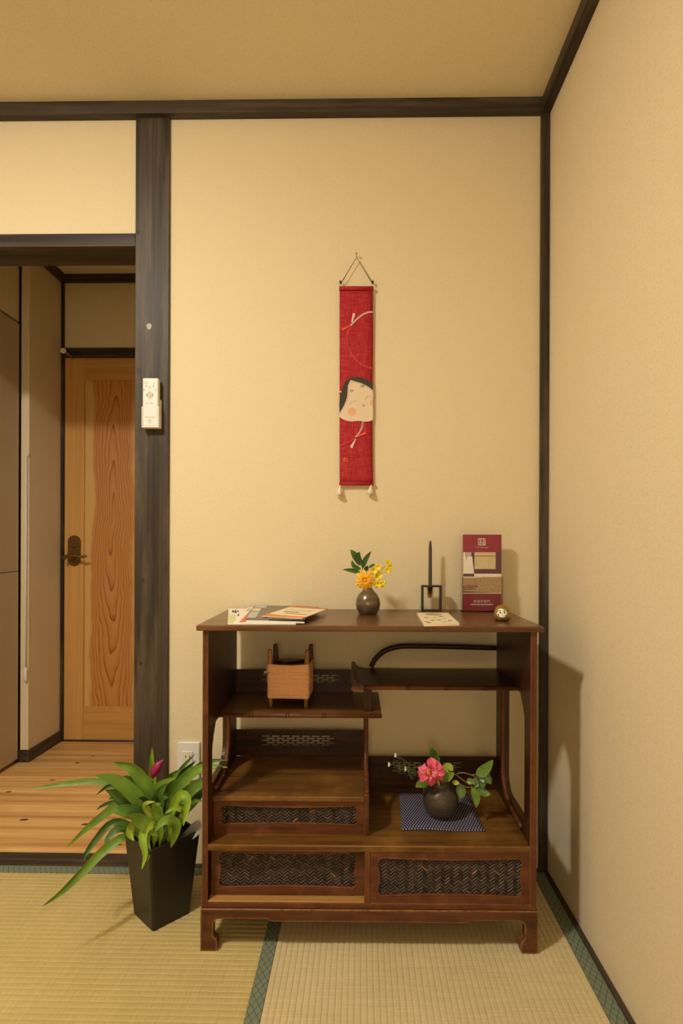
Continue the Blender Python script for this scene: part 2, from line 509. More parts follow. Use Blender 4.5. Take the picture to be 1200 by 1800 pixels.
    mr = N(nt, 'ShaderNodeMapRange')
    mr.inputs['From Min'].default_value = -0.17
    mr.inputs['From Max'].default_value = 0.18
    nt.links.new(sx.outputs[0], mr.inputs['Value'])
    nt.links.new(mr.outputs[0], sap.inputs[0])
    mix = N(nt, 'ShaderNodeMix', data_type='RGBA')
    nt.links.new(sap.outputs[0], mix.inputs[0])
    nt.links.new(r.outputs[0], mix.inputs[6])
    mix.inputs[7].default_value = (0.66, 0.40, 0.14, 1)
    nt.links.new(mix.outputs[2], b.inputs['Base Color'])
    # glow of the added fill and corridor lamps, then of the ceiling lamp
    m, nt, b = new_mat('fill_lamp_shade')
    b.inputs['Base Color'].default_value = (0.85, 0.78, 0.62, 1)
    b.inputs['Emission Color'].default_value = (1.0, 0.90, 0.74, 1)
    b.inputs['Emission Strength'].default_value = FILL_LAMP_STRENGTH
    m, nt, b = new_mat('corridor_fill_glow')
    b.inputs['Base Color'].default_value = (0.9, 0.85, 0.75, 1)
    b.inputs['Emission Color'].default_value = (*LAMP_COLOR, 1)
    b.inputs['Emission Strength'].default_value = CORRIDOR_FILL_STRENGTH
    m, nt, b = new_mat('lamp_diffuser')
    b.inputs['Base Color'].default_value = (0.9, 0.85, 0.75, 1)
    b.inputs['Emission Color'].default_value = (*LAMP_COLOR, 1)
    b.inputs['Emission Strength'].default_value = LAMP_STRENGTH


special_mats()


# ------------------------------------------------------------------ mesh helpers
def obj(name, bm, mat, parent=None, smooth=False, mats=None):
    bm.normal_update()
    me = bpy.data.meshes.new(name)
    bm.to_mesh(me)
    bm.free()
    o = bpy.data.objects.new(name, me)
    COL.objects.link(o)
    for mm in (mats or [mat]):
        me.materials.append(MATS[mm])
    if smooth:
        for p in me.polygons:
            p.use_smooth = True
    if parent is not None:
        o.parent = parent
    return o


def thing(name, label, cat, loc=(0, 0, 0), rotz=0.0, group=None):
    o = bpy.data.objects.new(name, None)
    o.empty_display_size = 0.05
    COL.objects.link(o)
    o.location = loc
    o.rotation_euler = (0, 0, rotz)
    o['label'] = label
    o['category'] = cat
    if group:
        o['group'] = group
    return o


def tag(o, label, cat, group=None):
    o['label'] = label
    o['category'] = cat
    if group:
        o['group'] = group
    return o


def struct(o, label=None):
    o['kind'] = 'structure'
    if label:
        o['label'] = label
    return o


def box(bm, x0, x1, y0, y1, z0, z1, bev=0.0, seg=2):
    r = bmesh.ops.create_cube(bm, size=1.0)
    vs_ = r['verts']
    for v in vs_:
        v.co = Vector((x0 + (v.co.x + 0.5) * (x1 - x0), y0 + (v.co.y + 0.5) * (y1 - y0), z0 + (v.co.z + 0.5) * (z1 - z0)))
    if bev > 0:
        es = set()
        for v in vs_:
            es.update(v.link_edges)
        bmesh.ops.bevel(bm, geom=list(es), offset=bev, segments=seg, profile=0.5, affect='EDGES')


def bx(x0, x1, y0, y1, z0, z1, bev=0.0, seg=2):
    bm = bmesh.new()
    box(bm, x0, x1, y0, y1, z0, z1, bev, seg)
    return bm


def prism(bm, outer, holes=(), lo=0.0, hi=0.01, plane='xz'):
    """extrude a 2D outline with holes; plane 'xz' extrudes along y, 'yz' along x, 'xy' along z"""
    def P(u, v, w):
        return {'xz': (u, w, v), 'yz': (w, u, v), 'xy': (u, v, w)}[plane]
    loops = [list(outer)] + [list(h) for h in holes]
    tris = tessellate_polygon([[Vector((u, v, 0)) for u, v in lp] for lp in loops])
    flat = [p for lp in loops for p in lp]
    A = [bm.verts.new(P(u, v, lo)) for u, v in flat]
    B = [bm.verts.new(P(u, v, hi)) for u, v in flat]
    new = []
    for t in tris:
        for f in (([A[i] for i in t]), ([B[i] for i in reversed(t)])):
            try:
                new.append(bm.faces.new(f))
            except ValueError:
                pass
    k = 0
    for lp in loops:
        n = len(lp)
        for i in range(n):
            j = (i + 1) % n
            new.append(bm.faces.new((A[k + i], A[k + j], B[k + j], B[k + i])))
        k += n
    bmesh.ops.recalc_face_normals(bm, faces=new)


def smooth_path(pts, n):
    """Catmull-Rom through pts"""
    pts = [Vector(p) for p in pts]
    ext = [pts[0] * 2 - pts[1]] + pts + [pts[-1] * 2 - pts[-2]]
    out = []
    segs = len(pts) - 1
    for i in range(n + 1):
        t = i / n * segs
        k = min(int(t), segs - 1)
        u = t - k
        p0, p1, p2, p3 = ext[k:k + 4]
        out.append(0.5 * ((2 * p1) + (p2 - p0) * u + (2 * p0 - 5 * p1 + 4 * p2 - p3) * u * u + (3 * p1 - p0 - 3 * p2 + p3) * u ** 3))
    return out


def tube(bm, pts, rad, n=8, caps=True, closed=False):
    pts = [Vector(p) for p in pts]
    m = len(pts)
    rads = rad if isinstance(rad, (list, tuple)) else [rad] * m
    rings = []
    up = Vector((0.13, 0.21, 1.0))
    T0 = (pts[1] - pts[0]).normalized()
    if abs(T0.dot(up.normalized())) > 0.95:
        up = Vector((1, 0.2, 0.1))
    side = T0.cross(up).normalized()
    for i in range(m):
        if closed:
            T = (pts[(i + 1) % m] - pts[i - 1]).normalized()
        else:
            T = (pts[min(i + 1, m - 1)] - pts[max(i - 1, 0)]).normalized()
        side = (side - T * side.dot(T))
        side = side.normalized() if side.length > 1e-6 else T.orthogonal().normalized()
        nn = T.cross(side)
        rings.append([bm.verts.new(pts[i] + (side * math.cos(a) + nn * math.sin(a)) * rads[i])
                      for a in (2 * math.pi * k / n for k in range(n))])
    for i in range(m if closed else m - 1):
        a, b_ = rings[i], rings[(i + 1) % m]
        for k in range(n):
            bm.faces.new((a[k], a[(k + 1) % n], b_[(k + 1) % n], b_[k]))
    if caps and not closed:
        bm.faces.new(list(reversed(rings[0])))
        bm.faces.new(rings[-1])


def lathe(bm, prof, n=32, cx=0.0, cy=0.0, cz=0.0):
    rings = []
    for r, z in prof:
        if r < 1e-5:
            rings.append([bm.verts.new((cx, cy, cz + z))])
        else:
            rings.append([bm.verts.new((cx + r * math.cos(2 * math.pi * k / n), cy + r * math.sin(2 * math.pi * k / n), cz + z)) for k in range(n)])
    for a, b_ in zip(rings, rings[1:]):
        for k in range(n):
            j = (k + 1) % n
            if len(a) == 1 and len(b_) == 1:
                continue
            if len(a) == 1:
                bm.faces.new((a[0], b_[j], b_[k]))
            elif len(b_) == 1:
                bm.faces.new((a[k], a[j], b_[0]))
            else:
                bm.faces.new((a[k], a[j], b_[j], b_[k]))
    bmesh.ops.recalc_face_normals(bm, faces=bm.faces)


def lathe_bm(prof, n=32, **k):
    bm = bmesh.new()
    lathe(bm, prof, n, **k)
    return bm


def leaf_bm(pts, width, view=None, fold=0.25, n=12, power=0.8, twist=0.0, thick=0.0, wprofile=None):
    """blade along a smooth spine; width vector lies across the spine and the viewing line"""
    sp = smooth_path(pts, n)
    bm = bmesh.new()
    rows = []
    for i, p in enumerate(sp):
        t = i / n
        T = (sp[min(i + 1, n)] - sp[max(i - 1, 0)]).normalized()
        v = (view - p).normalized() if view is not None else Vector((0, -0.6, 0.8))
        side = T.cross(v)
        side = side.normalized() if side.length > 1e-5 else T.orthogonal().normalized()
        if twist:
            side = Matrix.Rotation(twist * (t - 0.3), 3, T) @ side
        nn = side.cross(T).normalized()
        w = width * (wprofile(t) if wprofile else max(0.0, math.sin(math.pi * min(1, t ** power))) ** 0.75)
        w = max(w, width * 0.05) * 0.5
        rows.append([bm.verts.new(p - side * w + nn * w * fold), bm.verts.new(p - side * w * 0.5 + nn * w * fold * 0.35), bm.verts.new(p),
                     bm.verts.new(p + side * w * 0.5 + nn * w * fold * 0.35), bm.verts.new(p + side * w + nn * w * fold)])
    for a, b_ in zip(rows, rows[1:]):
        for k in range(4):
            bm.faces.new((a[k], a[k + 1], b_[k + 1], b_[k]))
    return bm


def text_bm(body, size, width=None):
    """text as a flat mesh in the xz plane, centred, facing -y"""
    c = bpy.data.curves.new('txt', 'FONT')
    c.body = body
    c.size = size
    c.resolution_u = 2
    c.align_x = 'CENTER'
    o = bpy.data.objects.new('txt', c)
    COL.objects.link(o)
    bpy.context.view_layer.update()
    me = o.to_mesh()
    bm = bmesh.new()
    bm.from_mesh(me)
    o.to_mesh_clear()
    bpy.data.objects.remove(o)
    bpy.data.curves.remove(c)
    if width and bm.verts:
        xs = [v.co.x for v in bm.verts]
        k = width / (max(xs) - min(xs))
        for v in bm.verts:
            v.co.x *= k
    for v in bm.verts:
        v.co = Vector((v.co.x, 0, v.co.y))
    return bm


def flat_poly(bm, pts3):
    tris = tessellate_polygon([[Vector(p) for p in pts3]])
    vs_ = [bm.verts.new(p) for p in pts3]
    for t in tris:
        try:
            bm.faces.new([vs_[i] for i in t])
        except ValueError:
            pass


def ribbon(bm, pts, w, normal=Vector((0, -1, 0))):
    pts = [Vector(p) for p in pts]
    rows = []
    for i, p in enumerate(pts):
        T = (pts[min(i + 1, len(pts) - 1)] - pts[max(i - 1, 0)]).normalized()
        s = T.cross(normal).normalized() * w / 2
        rows.append((bm.verts.new(p - s), bm.verts.new(p + s)))
    for a, b_ in zip(rows, rows[1:]):
        bm.faces.new((a[0], a[1], b_[1], b_[0]))

# ================================================================== THE ROOM
XR, XL, YF, ZC = 0.578, -2.60, -3.20, 2.375
YD = 1.105                      # wall with the corridor door
PX0, PX1 = -0.709, -0.602       # the post beside the opening
HEAD0, HEAD1 = 1.936, 1.977     # lintel
OPEN_L = -2.05

struct(obj('floor', bx(XL, XR + 0.1, YF, 0.0, -0.12, -0.03), 'rush_left'))
struct(obj('ceiling', bx(XL - 0.1, XR + 0.1, YF - 0.1, YD + 0.1, ZC, ZC + 0.08), 'ceiling_cloth'))
struct(obj('wall_back', bx(PX1 - 0.01, XR + 0.1, 0.0, 0.10, -0.03, ZC), 'wall_cloth'))
struct(obj('wall_back_above_opening', bx(OPEN_L, PX0 + 0.01, 0.0, 0.10, HEAD1 - 0.01, ZC), 'wall_cloth'))
struct(obj('wall_back_side', bx(XL, OPEN_L, 0.0, 0.10, -0.03, ZC), 'wall_cloth'))
struct(obj('wall_right', bx(XR, XR + 0.1, YF - 0.1, 0.0, -0.03, ZC), 'wall_smooth'))
struct(obj('wall_left', bx(XL - 0.1, XL, YF - 0.1, YD, -0.03, ZC), 'wall_smooth'))
struct(obj('wall_front', bx(XL, XR, YF - 0.1, YF, -0.03, ZC), 'wall_smooth'))
# dark timber: post, lintel, picture beams, corner strip, floor strips
n_trim = [0]


def trim(x0, x1, y0, y1, z0, z1, ax, label, bev=0.0015):
    n_trim[0] += 1
    return struct(obj('trim_%d' % n_trim[0], bx(x0, x1, y0, y1, z0, z1, bev), 'dark_post_' + ax), label)


post = trim(PX0, PX1, -0.009, 0.12, -0.02, 2.337, 'Z', 'dark stained timber post beside the opening')
trim(OPEN_L, PX0, -0.008, 0.115, HEAD0, HEAD1, 'X', 'dark timber lintel over the opening')
trim(OPEN_L - 0.1, OPEN_L, -0.009, 0.12, -0.02, 2.337, 'Z', 'dark timber post out of view')
trim(XL, XR, -0.030, 0.0, 2.336, ZC, 'X', 'dark ceiling moulding along the back wall')
trim(XR - 0.030, XR, YF, -0.030, 2.336, ZC, 'Y', 'dark ceiling moulding along the right wall')
trim(XL, XL + 0.03, YF, -0.030, 2.336, ZC, 'Y', 'dark ceiling moulding along the left wall')
trim(XR - 0.027, XR, -0.014, 0.0, -0.02, 2.337, 'Z', 'thin dark corner strip')
trim(PX1, XR - 0.013, -0.020, 0.0, -0.02, 0.003, 'X', 'dark floor strip under the back wall')
trim(XR - 0.013, XR, YF, 0.0, -0.02, 0.004, 'Y', 'dark floor strip under the right wall')
thr = trim(OPEN_L, PX0, -0.020, 0.052, -0.03, 0.003, 'X', 'dark wooden threshold of the opening')
# knots in the post
for px, py, s, m_ in ((262, 574, 0.010, 'grey_wrap'), (244, 652, 0.009, 'ink_black'), (242, 408, 0.007, 'ink_black'), (247, 1166, 0.006, 'ink_black'), (251, 1020, 0.006, 'ink_black')):
    p = W(px, py, -0.0095)
    bm = bmesh.new()
    outl = [(p.x + s * 0.8 * math.cos(a) * (1 + 0.15 * math.sin(3 * a)), p.z + s * math.sin(a)) for a in (k * math.pi / 7 for k in range(14))]
    prism(bm, outl, (), -0.0098, -0.0085, 'xz')
    obj('knot', bm, m_, post)


# ---- tatami
def ridged_mat(x0, x1, y0, y1, pitch, along):
    """rush surface with real ridges; along = 'X' or 'Y' is the way a ridge runs"""
    bm = bmesh.new()
    a0, a1 = (y0, y1) if along == 'X' else (x0, x1)
    b0, b1 = (x0, x1) if along == 'X' else (y0, y1)
    n = max(1, round((a1 - a0) / pitch))
    prof = []
    for i in range(n):
        for u, h in ((0.0, -0.0020), (0.09, -0.0006), (0.30, 0.0), (0.70, 0.0), (0.91, -0.0006)):
            prof.append((a0 + (i + u) * (a1 - a0) / n, h))
    prof.append((a1, -0.0020))
    prev = None
    for a, h in prof:
        c = []
        for b in (b0, b1):
            c.append(bm.verts.new((b, a, h) if along == 'X' else (a, b, h)))
        if prev:
            bm.faces.new((prev[0], prev[1], c[1], c[0]) if along == 'X' else (prev[1], prev[0], c[0], c[1]))
        prev = c
    bmesh.ops.recalc_face_normals(bm, faces=bm.faces)
    for f in bm.faces:
        if f.normal.z < 0:
            f.normal_flip()
    # body under the cover
    box(bm, x0, x1, y0, y1, -0.0295, -0.0025)
    return bm


HX0, HX1 = -0.243, -0.209
t = thing('tatami_mat', 'tatami mat with ridges running left to right, by the doorway and planter', 'tatami mat', (-1.42, -0.47, -0.03), group='tatami mats')


def local(bm, o):
    bmesh.ops.translate(bm, verts=bm.verts, vec=-Vector(o.location))
    return bm


obj('rush_cover', local(ridged_mat(XL, HX0, -0.92, -0.056, 0.0165, 'X'), t), 'rush_left', t)
obj('border_strip', local(bx(XL, HX0, -0.056, -0.0205, -0.0295, 0.0008, 0.0006), t), 'border_cloth', t)
t = thing('tatami_mat', 'tatami mat with ridges running front to back, along the right wall', 'tatami mat', (0.16, -0.9, -0.03), group='tatami mats')
obj('rush_cover', local(ridged_mat(HX1, XR - 0.050, -1.80, -0.0205, 0.0142, 'Y'), t), 'rush_right', t)
obj('border_strip', local(bx(HX0 + 0.0005, HX1, -1.80, -0.0205, -0.0295, 0.0008, 0.0006), t), 'border_cloth', t)
obj('border_strip', local(bx(XR - 0.050, XR - 0.0135, -1.80, -0.0205, -0.0295, 0.0008, 0.0006), t), 'border_cloth', t)

# ---- corridor beyond the opening
CX0, CX1 = W(108, 960, YD).x, -0.55
fl = struct(obj('floor_corridor', bx(XL, 0.7, 0.0, YD + 0.1, -0.12, -0.021), 'plank'))
ys = [0.0535, 0.232, 0.393, 0.599, 0.756, 0.952, YD]
for i, (a, b) in enumerate(zip(ys, ys[1:])):
    pk = obj('plank', bx(XL, 0.65, a + 0.0006, b - 0.0006, -0.0205, 0.0, 0.0012, 1), 'plank', fl)
    for px, py, s in ((42, 1441, 1.2), (150, 1449, 1.1), (15, 1392, 0.9), (92, 1371, 0.8), (163, 1329, 0.7), (136, 1341, 0.9), (210, 1485, 0.6)):
        g = G(px, py)
        if a + 0.01 < g.y < b - 0.01:
            bm = bmesh.new()
            prism(bm, [(g.x + s * 0.013 * math.cos(q) * (1 + 0.2 * math.sin(2 * q)), g.y + s * 0.0065 * math.sin(q)) for q in (k_ * math.pi / 7 for k_ in range(14))], (), -0.001, 0.0004, 'xy')
            obj('knot', bm, 'knot_brown', pk)
struct(obj('wall_corridor_back', bx(XL, 0.7, YD + 0.035, YD + 0.1, -0.03, ZC), 'wall_cloth'))
struct(obj('wall_corridor_over_door', bx(CX0 - 0.1, 0.7, YD, YD + 0.035, 2.003, ZC), 'wall_cloth'))
struct(obj('wall_corridor_right', bx(0.65, 0.7, 0.10, YD, -0.03, ZC), 'wall_cloth'))
struct(obj('wall_corridor_return', bx(W(36.5, 1000, 0.82).x, CX0, 0.82, YD, -0.03, ZC), 'wall_smooth'))
struct(obj('baseboard_return', bx(W(36.5, 1000, 0.82).x - 0.012, CX0 + 0.008, 0.812, YD, 0.0, 0.056, 0.001), 'dark_post_Y'))
trim(CX0, CX0 + 0.014, YD - 0.012, YD + 0.03, 0.0, ZC, 'Z', 'dark corner strip beside the corridor door')
trim(CX0, 0.6, YD - 0.014, YD, 1.957, 2.004, 'X', 'dark head moulding over the corridor door')
trim(CX0, 0.65, YD - 0.025, YD, 2.337, ZC, 'X', 'dark ceiling moulding over the corridor door')
trim(CX0, CX0 + 0.025, 0.82, YD, 2.337, ZC, 'Y', 'dark ceiling moulding along the corridor return wall')
trim(CX0, 0.6, YD - 0.01, YD + 0.03, 0.0, 0.006, 'X', 'dark sill under the corridor door')
struct(obj('wall_over_cabinet', bx(-2.2, -1.58, 0.10, 0.82, 2.03, ZC), 'wall_smooth'))

# the cedar door: frame members, figured panel, lever handle
DX0, DX1 = CX0 + 0.015, CX0 + 0.795
door = bpy.data.objects.new('door_1', None)
COL.objects.link(door)
door.location = (DX0, YD, 0.006)
struct(door, 'cedar door with a flame figured panel and brass lever')
DH, SW = 1.950, 0.100
obj('stile', bx(0, SW, 0.0, 0.033, 0, DH, 0.0015), 'door_frame_wood', door)
obj('stile', bx(DX1 - DX0 - SW, DX1 - DX0, 0.0, 0.033, 0, DH, 0.0015), 'door_frame_wood', door)
obj('rail', bx(SW, DX1 - DX0 - SW, 0.001, 0.032, DH - 0.112, DH, 0.0012), 'door_rail_wood', door)
obj('rail', bx(SW, DX1 - DX0 - SW, 0.001, 0.032, 0, 0.170, 0.0012), 'door_rail_wood', door)
PXC = W(197, 900, YD).x - DX0
pan = obj('panel', bx(SW - PXC - 0.01, DX1 - DX0 - SW - PXC + 0.01, 0.010, 0.025, -0.94, 0.75), 'door_panel_cedar', door)
pan.location = (PXC, 0, 1.1)
hp = W(131, 968, YD) - door.location
bm = bmesh.new()
prism(bm, [(0.033 * math.cos(a) + hp.x, (0.045 if a < math.pi else -0.045) + 0.033 * math.sin(a) + hp.z) for a in (k * math.pi / 12 for k in range(24))], (), -0.006, 0.001, 'xz')
hplate = obj('handle_plate', bm, 'brass', door)
bm = bmesh.new()
tube(bm, [(hp.x, -0.006, hp.z - 0.033), (hp.x, -0.052, hp.z - 0.033)], 0.011, 12)
obj('spindle', bm, 'brass', hplate, True)
bm = bmesh.new()
tube(bm, smooth_path([(hp.x - 0.026, -0.052, hp.z - 0.048), (hp.x - 0.022, -0.054, hp.z - 0.032), (hp.x + 0.02, -0.056, hp.z - 0.024), (hp.x + 0.06, -0.056, hp.z - 0.030), (hp.x + 0.088, -0.054, hp.z - 0.026)], 14),
     [0.006, 0.008, 0.009, 0.010, 0.010, 0.010, 0.009, 0.009, 0.008, 0.008, 0.0075, 0.007, 0.007, 0.0065, 0.005], 10)
obj('lever', bm, 'brass', hplate, True)
bm = bmesh.new()
tube(bm, [(hp.x, -0.006, hp.z + 0.022), (hp.x, -0.012, hp.z + 0.022)], 0.008, 12)
obj('lock_knob', bm, 'brass', hplate, True)

# peg sticking out above the door
a = W(128, 629, YD - 0.014)
b = W(112, 617, YD - 0.10)
t = thing('wall_peg', 'small round white headed peg above the corner of the cedar door', 'peg', a)
bm = bmesh.new()
tube(bm, [Vector((0, 0, 0)), b - a], 0.0055, 10)
obj('rod', bm, 'itowaku_wood', t, True)
bm = bmesh.new()
d = (b - a).normalized()
tube(bm, [b - a - d * 0.004, b - a, b - a + d * 0.008, b - a + d * 0.012], [0.008, 0.0135, 0.0135, 0.009], 14)
obj('head', bm, 'paper_white', t, True)

# pole with hook on the narrow return
t0 = W(45, 797, 0.806)
t1 = W(45, 1175, 0.806)
t2 = W(45, 1198, 0.806)
t = thing('hook_pole', 'thin white pole hanging from a hook on the narrow corridor wall end', 'pole', (t2.x, 0.806, t2.z))
bm = bmesh.new()
tube(bm, [(0, 0, t0.z - t2.z), (0, 0, t1.z - t2.z)], 0.0022, 8)
obj('rod', bm, 'white_plastic', t, True)
bm = bmesh.new()
tube(bm, [(0, 0, t1.z - t2.z + 0.004), (0, 0, t1.z - t2.z), (0, 0, 0.006), (0, 0, 0)], [0.003, 0.006, 0.007, 0.004], 10)
obj('handle', bm, 'white_plastic', t, True)
bm = bmesh.new()
tube(bm, smooth_path([(0, 0.014, t0.z - t2.z + 0.006), (0.002, 0, t0.z - t2.z + 0.012), (0.010, -0.002, t0.z - t2.z + 0.002), (0.006, -0.002, t0.z - t2.z - 0.010), (0, 0, t0.z - t2.z - 0.006)], 12), 0.0024, 8)
obj('hook', bm, 'white_plastic', t, True)

# tall beige cabinet at the left of the corridor
ct = thing('tall_cabinet', 'tall smooth beige cabinet at the left edge inside the corridor', 'cabinet', (-1.87, 0.46, 0))
obj('body', bx(-0.25, 0.28, -0.34, 0.345, 0.0, 2.015, 0.002), 'cabinet_beige', ct)
zs = 1.0 - (1008 - 960) / 392.0
obj('lower_door', bx(0.2805, 0.302, -0.338, 0.343, 0.02, zs - 0.0015, 0.002), 'cabinet_beige', ct)
obj('upper_door', bx(0.2805, 0.302, -0.338, 0.343, zs + 0.0015, 2.013, 0.002), 'cabinet_beige', ct)

# ---- ceiling lamp, out of the frame, the light of the room
lp = thing('ceiling_lamp', 'round ceiling lamp with a glowing milk white dome', 'lamp', LAMP_POS)
obj('base', lathe_bm([(0, 0), (0.125, 0), (0.125, -0.02), (0, -0.02)], 32), 'white_plastic', lp)
obj('dome', lathe_bm([(0.115, -0.0205), (0.113, -0.030), (0.105, -0.040), (0.08, -0.048), (0.04, -0.052), (0, -0.053)], 24), 'lamp_diffuser', lp, True)

cl_ = thing('added_corridor_lamp', 'small dark shaded downlight added out of view to brighten the corridor', 'lamp', (-0.70, 0.32, ZC))  # added lamp, hidden behind the back wall, that brightens the lower corridor
obj('shade', lathe_bm([(0, -0.001), (0.060, -0.001), (0.060, -0.066), (0.056, -0.066), (0.056, -0.006), (0, -0.006)], 28), 'iron', cl_)
obj('bulb', lathe_bm([(0, -0.0065), (0.046, -0.0065), (0.046, -0.012), (0, -0.013)], 20), 'corridor_fill_glow', cl_)

# ---- standing lamp added unseen behind the viewer as fill light
fl_ = thing('added_fill_lamp', 'slim standing lamp with a paper shade, added unseen behind the viewer as fill', 'lamp', (-0.10, -2.80, 0.0))
obj('base', lathe_bm([(0, -0.03), (0.11, -0.03), (0.11, -0.012), (0.02, -0.004), (0, -0.004)], 24), 'iron', fl_)
bm = bmesh.new()
tube(bm, [(0, 0, -0.004), (0, 0, 0.80)], 0.008, 10)
obj('pole', bm, 'iron', fl_, True)
obj('shade', lathe_bm([(0.0, 0.80), (0.11, 0.80), (0.11, 1.12), (0.0, 1.12)], 24), 'fill_lamp_shade', fl_)

# ================================================================== THE STAND (staggered shelves)
A_ = G(353, 1672)
B_ = G(944, 1677)
ROT = math.atan2(B_.y - A_.y, B_.x - A_.x)
TM = Matrix.Translation(A_) @ Matrix.Rotation(ROT, 4, 'Z')
TI = TM.inverted()
CL = TI @ CAM


def T(px, py, y):            # pixel to the stand's own frame on the plane local y
    d = TI.to_3x3() @ ray(px, py)
    return CL + d * ((y - CL.y) / d.y)


def TZ(px, py, z):           # pixel to the stand's own frame on the plane local z
    d = TI.to_3x3() @ ray(px, py)
    return CL + d * ((z - CL.z) / d.z)


tana = thing('display_stand', 'dark wooden Japanese display stand with staggered shelves and woven drawer fronts', 'display stand', A_, ROT)
XI, XO = 0.0145, 0.8105       # inner faces of the side panels
YB = 0.345                    # rear
ZS = 0.2605                   # bottom shelf surface
ZT = 0.8045                   # top surface
ZBOX = 0.3600                 # upper surface of the small drawer box
YSH = 0.112                   # front of the staggered shelves
ZLS = T(500, 1254.5, YSH).z   # left shelf surface
ZRS = T(750, 1206.0, YSH).z   # right shelf surface

# top board with a rounded edge
top = obj('top_board', bx(-0.0143, 0.8411, -0.006, 0.366, ZT - 0.0145, ZT, 0.0045, 3), 'tana_top', tana)


# side panels, each sawn out with an opening
def side_panel(x0, x1, y0, y1, yo0, yo1, zo0, zo1):
    hole = [(yo0, zo0)]
    hole += [(yo0, zo1 - 0.065), (yo0 + 0.003, zo1 - 0.05), (yo0 + 0.009, zo1 - 0.040), (yo0 + 0.014, zo1 - 0.030), (yo0 + 0.038, zo1)]
    hole += [(yo1, zo1), (yo1, zo0 + 0.055)]
    for k in range(1, 8):
        a = k / 8 * math.pi / 2
        hole.append((yo1 - 0.055 * (1 - math.cos(a)), zo0 + 0.055 * (1 - math.sin(a)) * 0.9))
    bm = bmesh.new()
    prism(bm, [(y0, 0.1045), (y1, 0.1045), (y1, ZT - 0.0145), (y0, ZT - 0.0145)], [hole], x0, x1, 'yz')
    return bm


obj('side_panel', side_panel(0.0012, XI, 0.008, YB, 0.047, 0.219, 0.394, ZLS - 0.012), 'tana_Z', tana)
obj('side_panel', side_panel(XO, 0.8255, 0.008, YB, 0.056, 0.254, 0.296, ZRS - 0.011), 'tana_Z', tana)
# rounded front edges of the side panels
for x0, x1 in ((0.0005, XI + 0.0005), (XO - 0.001, 0.8262)):
    obj('edge_strip', bx(x0, x1, 0.003, 0.0085, 0.1045, ZT - 0.0145, 0.0022, 2), 'tana_edge_Z', tana)


# bent bamboo-like moulding round the rear of each opening
def bamboo(name, pts, r, nodes, n=26, mat='tana_edge_Z'):
    sp = smooth_path(pts, n)
    bm = bmesh.new()
    tube(bm, sp, r, 10)
    o = obj(name, bm, mat, tana, True)
    for k in nodes:
        i = min(n - 1, int(k * n))
        d = (sp[i + 1] - sp[i]).normalized()
        bm = bmesh.new()
        tube(bm, [sp[i] - d * 0.003, sp[i] - d * 0.001, sp[i] + d * 0.001, sp[i] + d * 0.003], [r * 0.9, r * 1.22, r * 1.22, r * 0.9], 10)
        obj('bamboo_node', bm, mat, o, True)
    return o


xm = XI + 0.002
bamboo('bamboo_support', [(xm, 0.223, ZLS - 0.012), (xm, 0.224, 0.47), (xm, 0.219, 0.43), (xm, 0.190, 0.392), (xm, 0.15, 0.376), (xm, 0.07, 0.372)], 0.0062, (0.40, 0.50))
xm = XO - 0.002
bamboo('bamboo_support', [(xm, 0.258, ZRS - 0.012), (xm, 0.259, 0.45), (xm, 0.258, 0.36), (xm, 0.246, 0.322), (xm, 0.215, 0.294), (xm, 0.15, 0.280), (xm, 0.07, 0.277)], 0.0062, (0.40, 0.52))
xm = 0.4085
bamboo('bamboo_support', [(xm, 0.200, ZLS - 0.012), (xm, 0.201, 0.47), (xm, 0.196, 0.43), (xm, 0.165, 0.392), (xm, 0.12, 0.376), (xm, 0.075, 0.371), (xm, 0.060, 0.366)], 0.0066, (0.22, 0.62, 0.70))
obj('box_post', bx(0.4023, 0.4147, 0.052, 0.065, ZS, ZBOX + 0.006, 0.003, 2), 'tana_edge_Z', tana)

# bottom shelf, carcass floor, divider, rails
obj('bottom_shelf', bx(XI, XO, 0.004, YB, ZS - 0.0155, ZS, 0.002, 2), 'tana_shelf', tana)
obj('carcass_floor', bx(XI, XO, 0.004, YB, 0.1045, 0.1185, 0.002, 2), 'tana_edge_X', tana)
obj('drawer_rail', bx(XI + 0.001, 0.4025, 0.005, 0.12, 0.1186, 0.1215, 0.0005, 1), 'tana_rail_light', tana)
obj('divider', bx(0.4026, 0.4162, 0.004, YB, 0.1186, ZS - 0.0156, 0.002, 2), 'tana_edge_Z', tana)
obj('back_panel', bx(XI, XO, YB - 0.008, YB, 0.1186, ZS - 0.0156), 'tana_X', tana)


# fretwork back boards
def fret(name, x0, x1, z0, z1, fx0, fx1, fz1, rows, pitch=0.0305, rowp=0.0066):
    holes = []
    for r_ in range(rows):
        zc = fz1 - 0.003 - r_ * rowp
        x = fx0 + (0.0 if r_ % 2 == 0 else pitch / 2)
        while x + pitch * 0.88 <= fx1 + 0.002:
            l, h, c = pitch * 0.88, 0.0026, 0.0030
            holes.append([(x, zc), (x + c, zc + h), (x + l - c, zc + h), (x + l, zc), (x + l - c, zc - h), (x + c, zc - h)])
            x += pitch
    bm = bmesh.new()
    prism(bm, [(x0, z0), (x1, z0), (x1, z1), (x0, z1)], holes, YB - 0.0100, YB - 0.0075, 'xz')
    return obj(name, bm, 'tana_X', tana)


b1 = T(500, 1177, YB - 0.012).z
fret('fretwork_board', XI, 0.372, ZLS - 0.002, b1, 0.09, 0.33, T(500, 1186, YB - 0.012).z, 4)
b2 = T(500, 1283, YB - 0.012).z
fret('fretwork_board', XI, 0.4085, ZBOX - 0.001, b2, 0.092, 0.325, T(500, 1293, YB - 0.012).z, 5)
b3 = T(750, 1330, YB - 0.012).z
fret('fretwork_board', 0.4147, XO, ZS - 0.001, b3, 0.493, 0.716, T(750, 1340, YB - 0.012).z, 6)

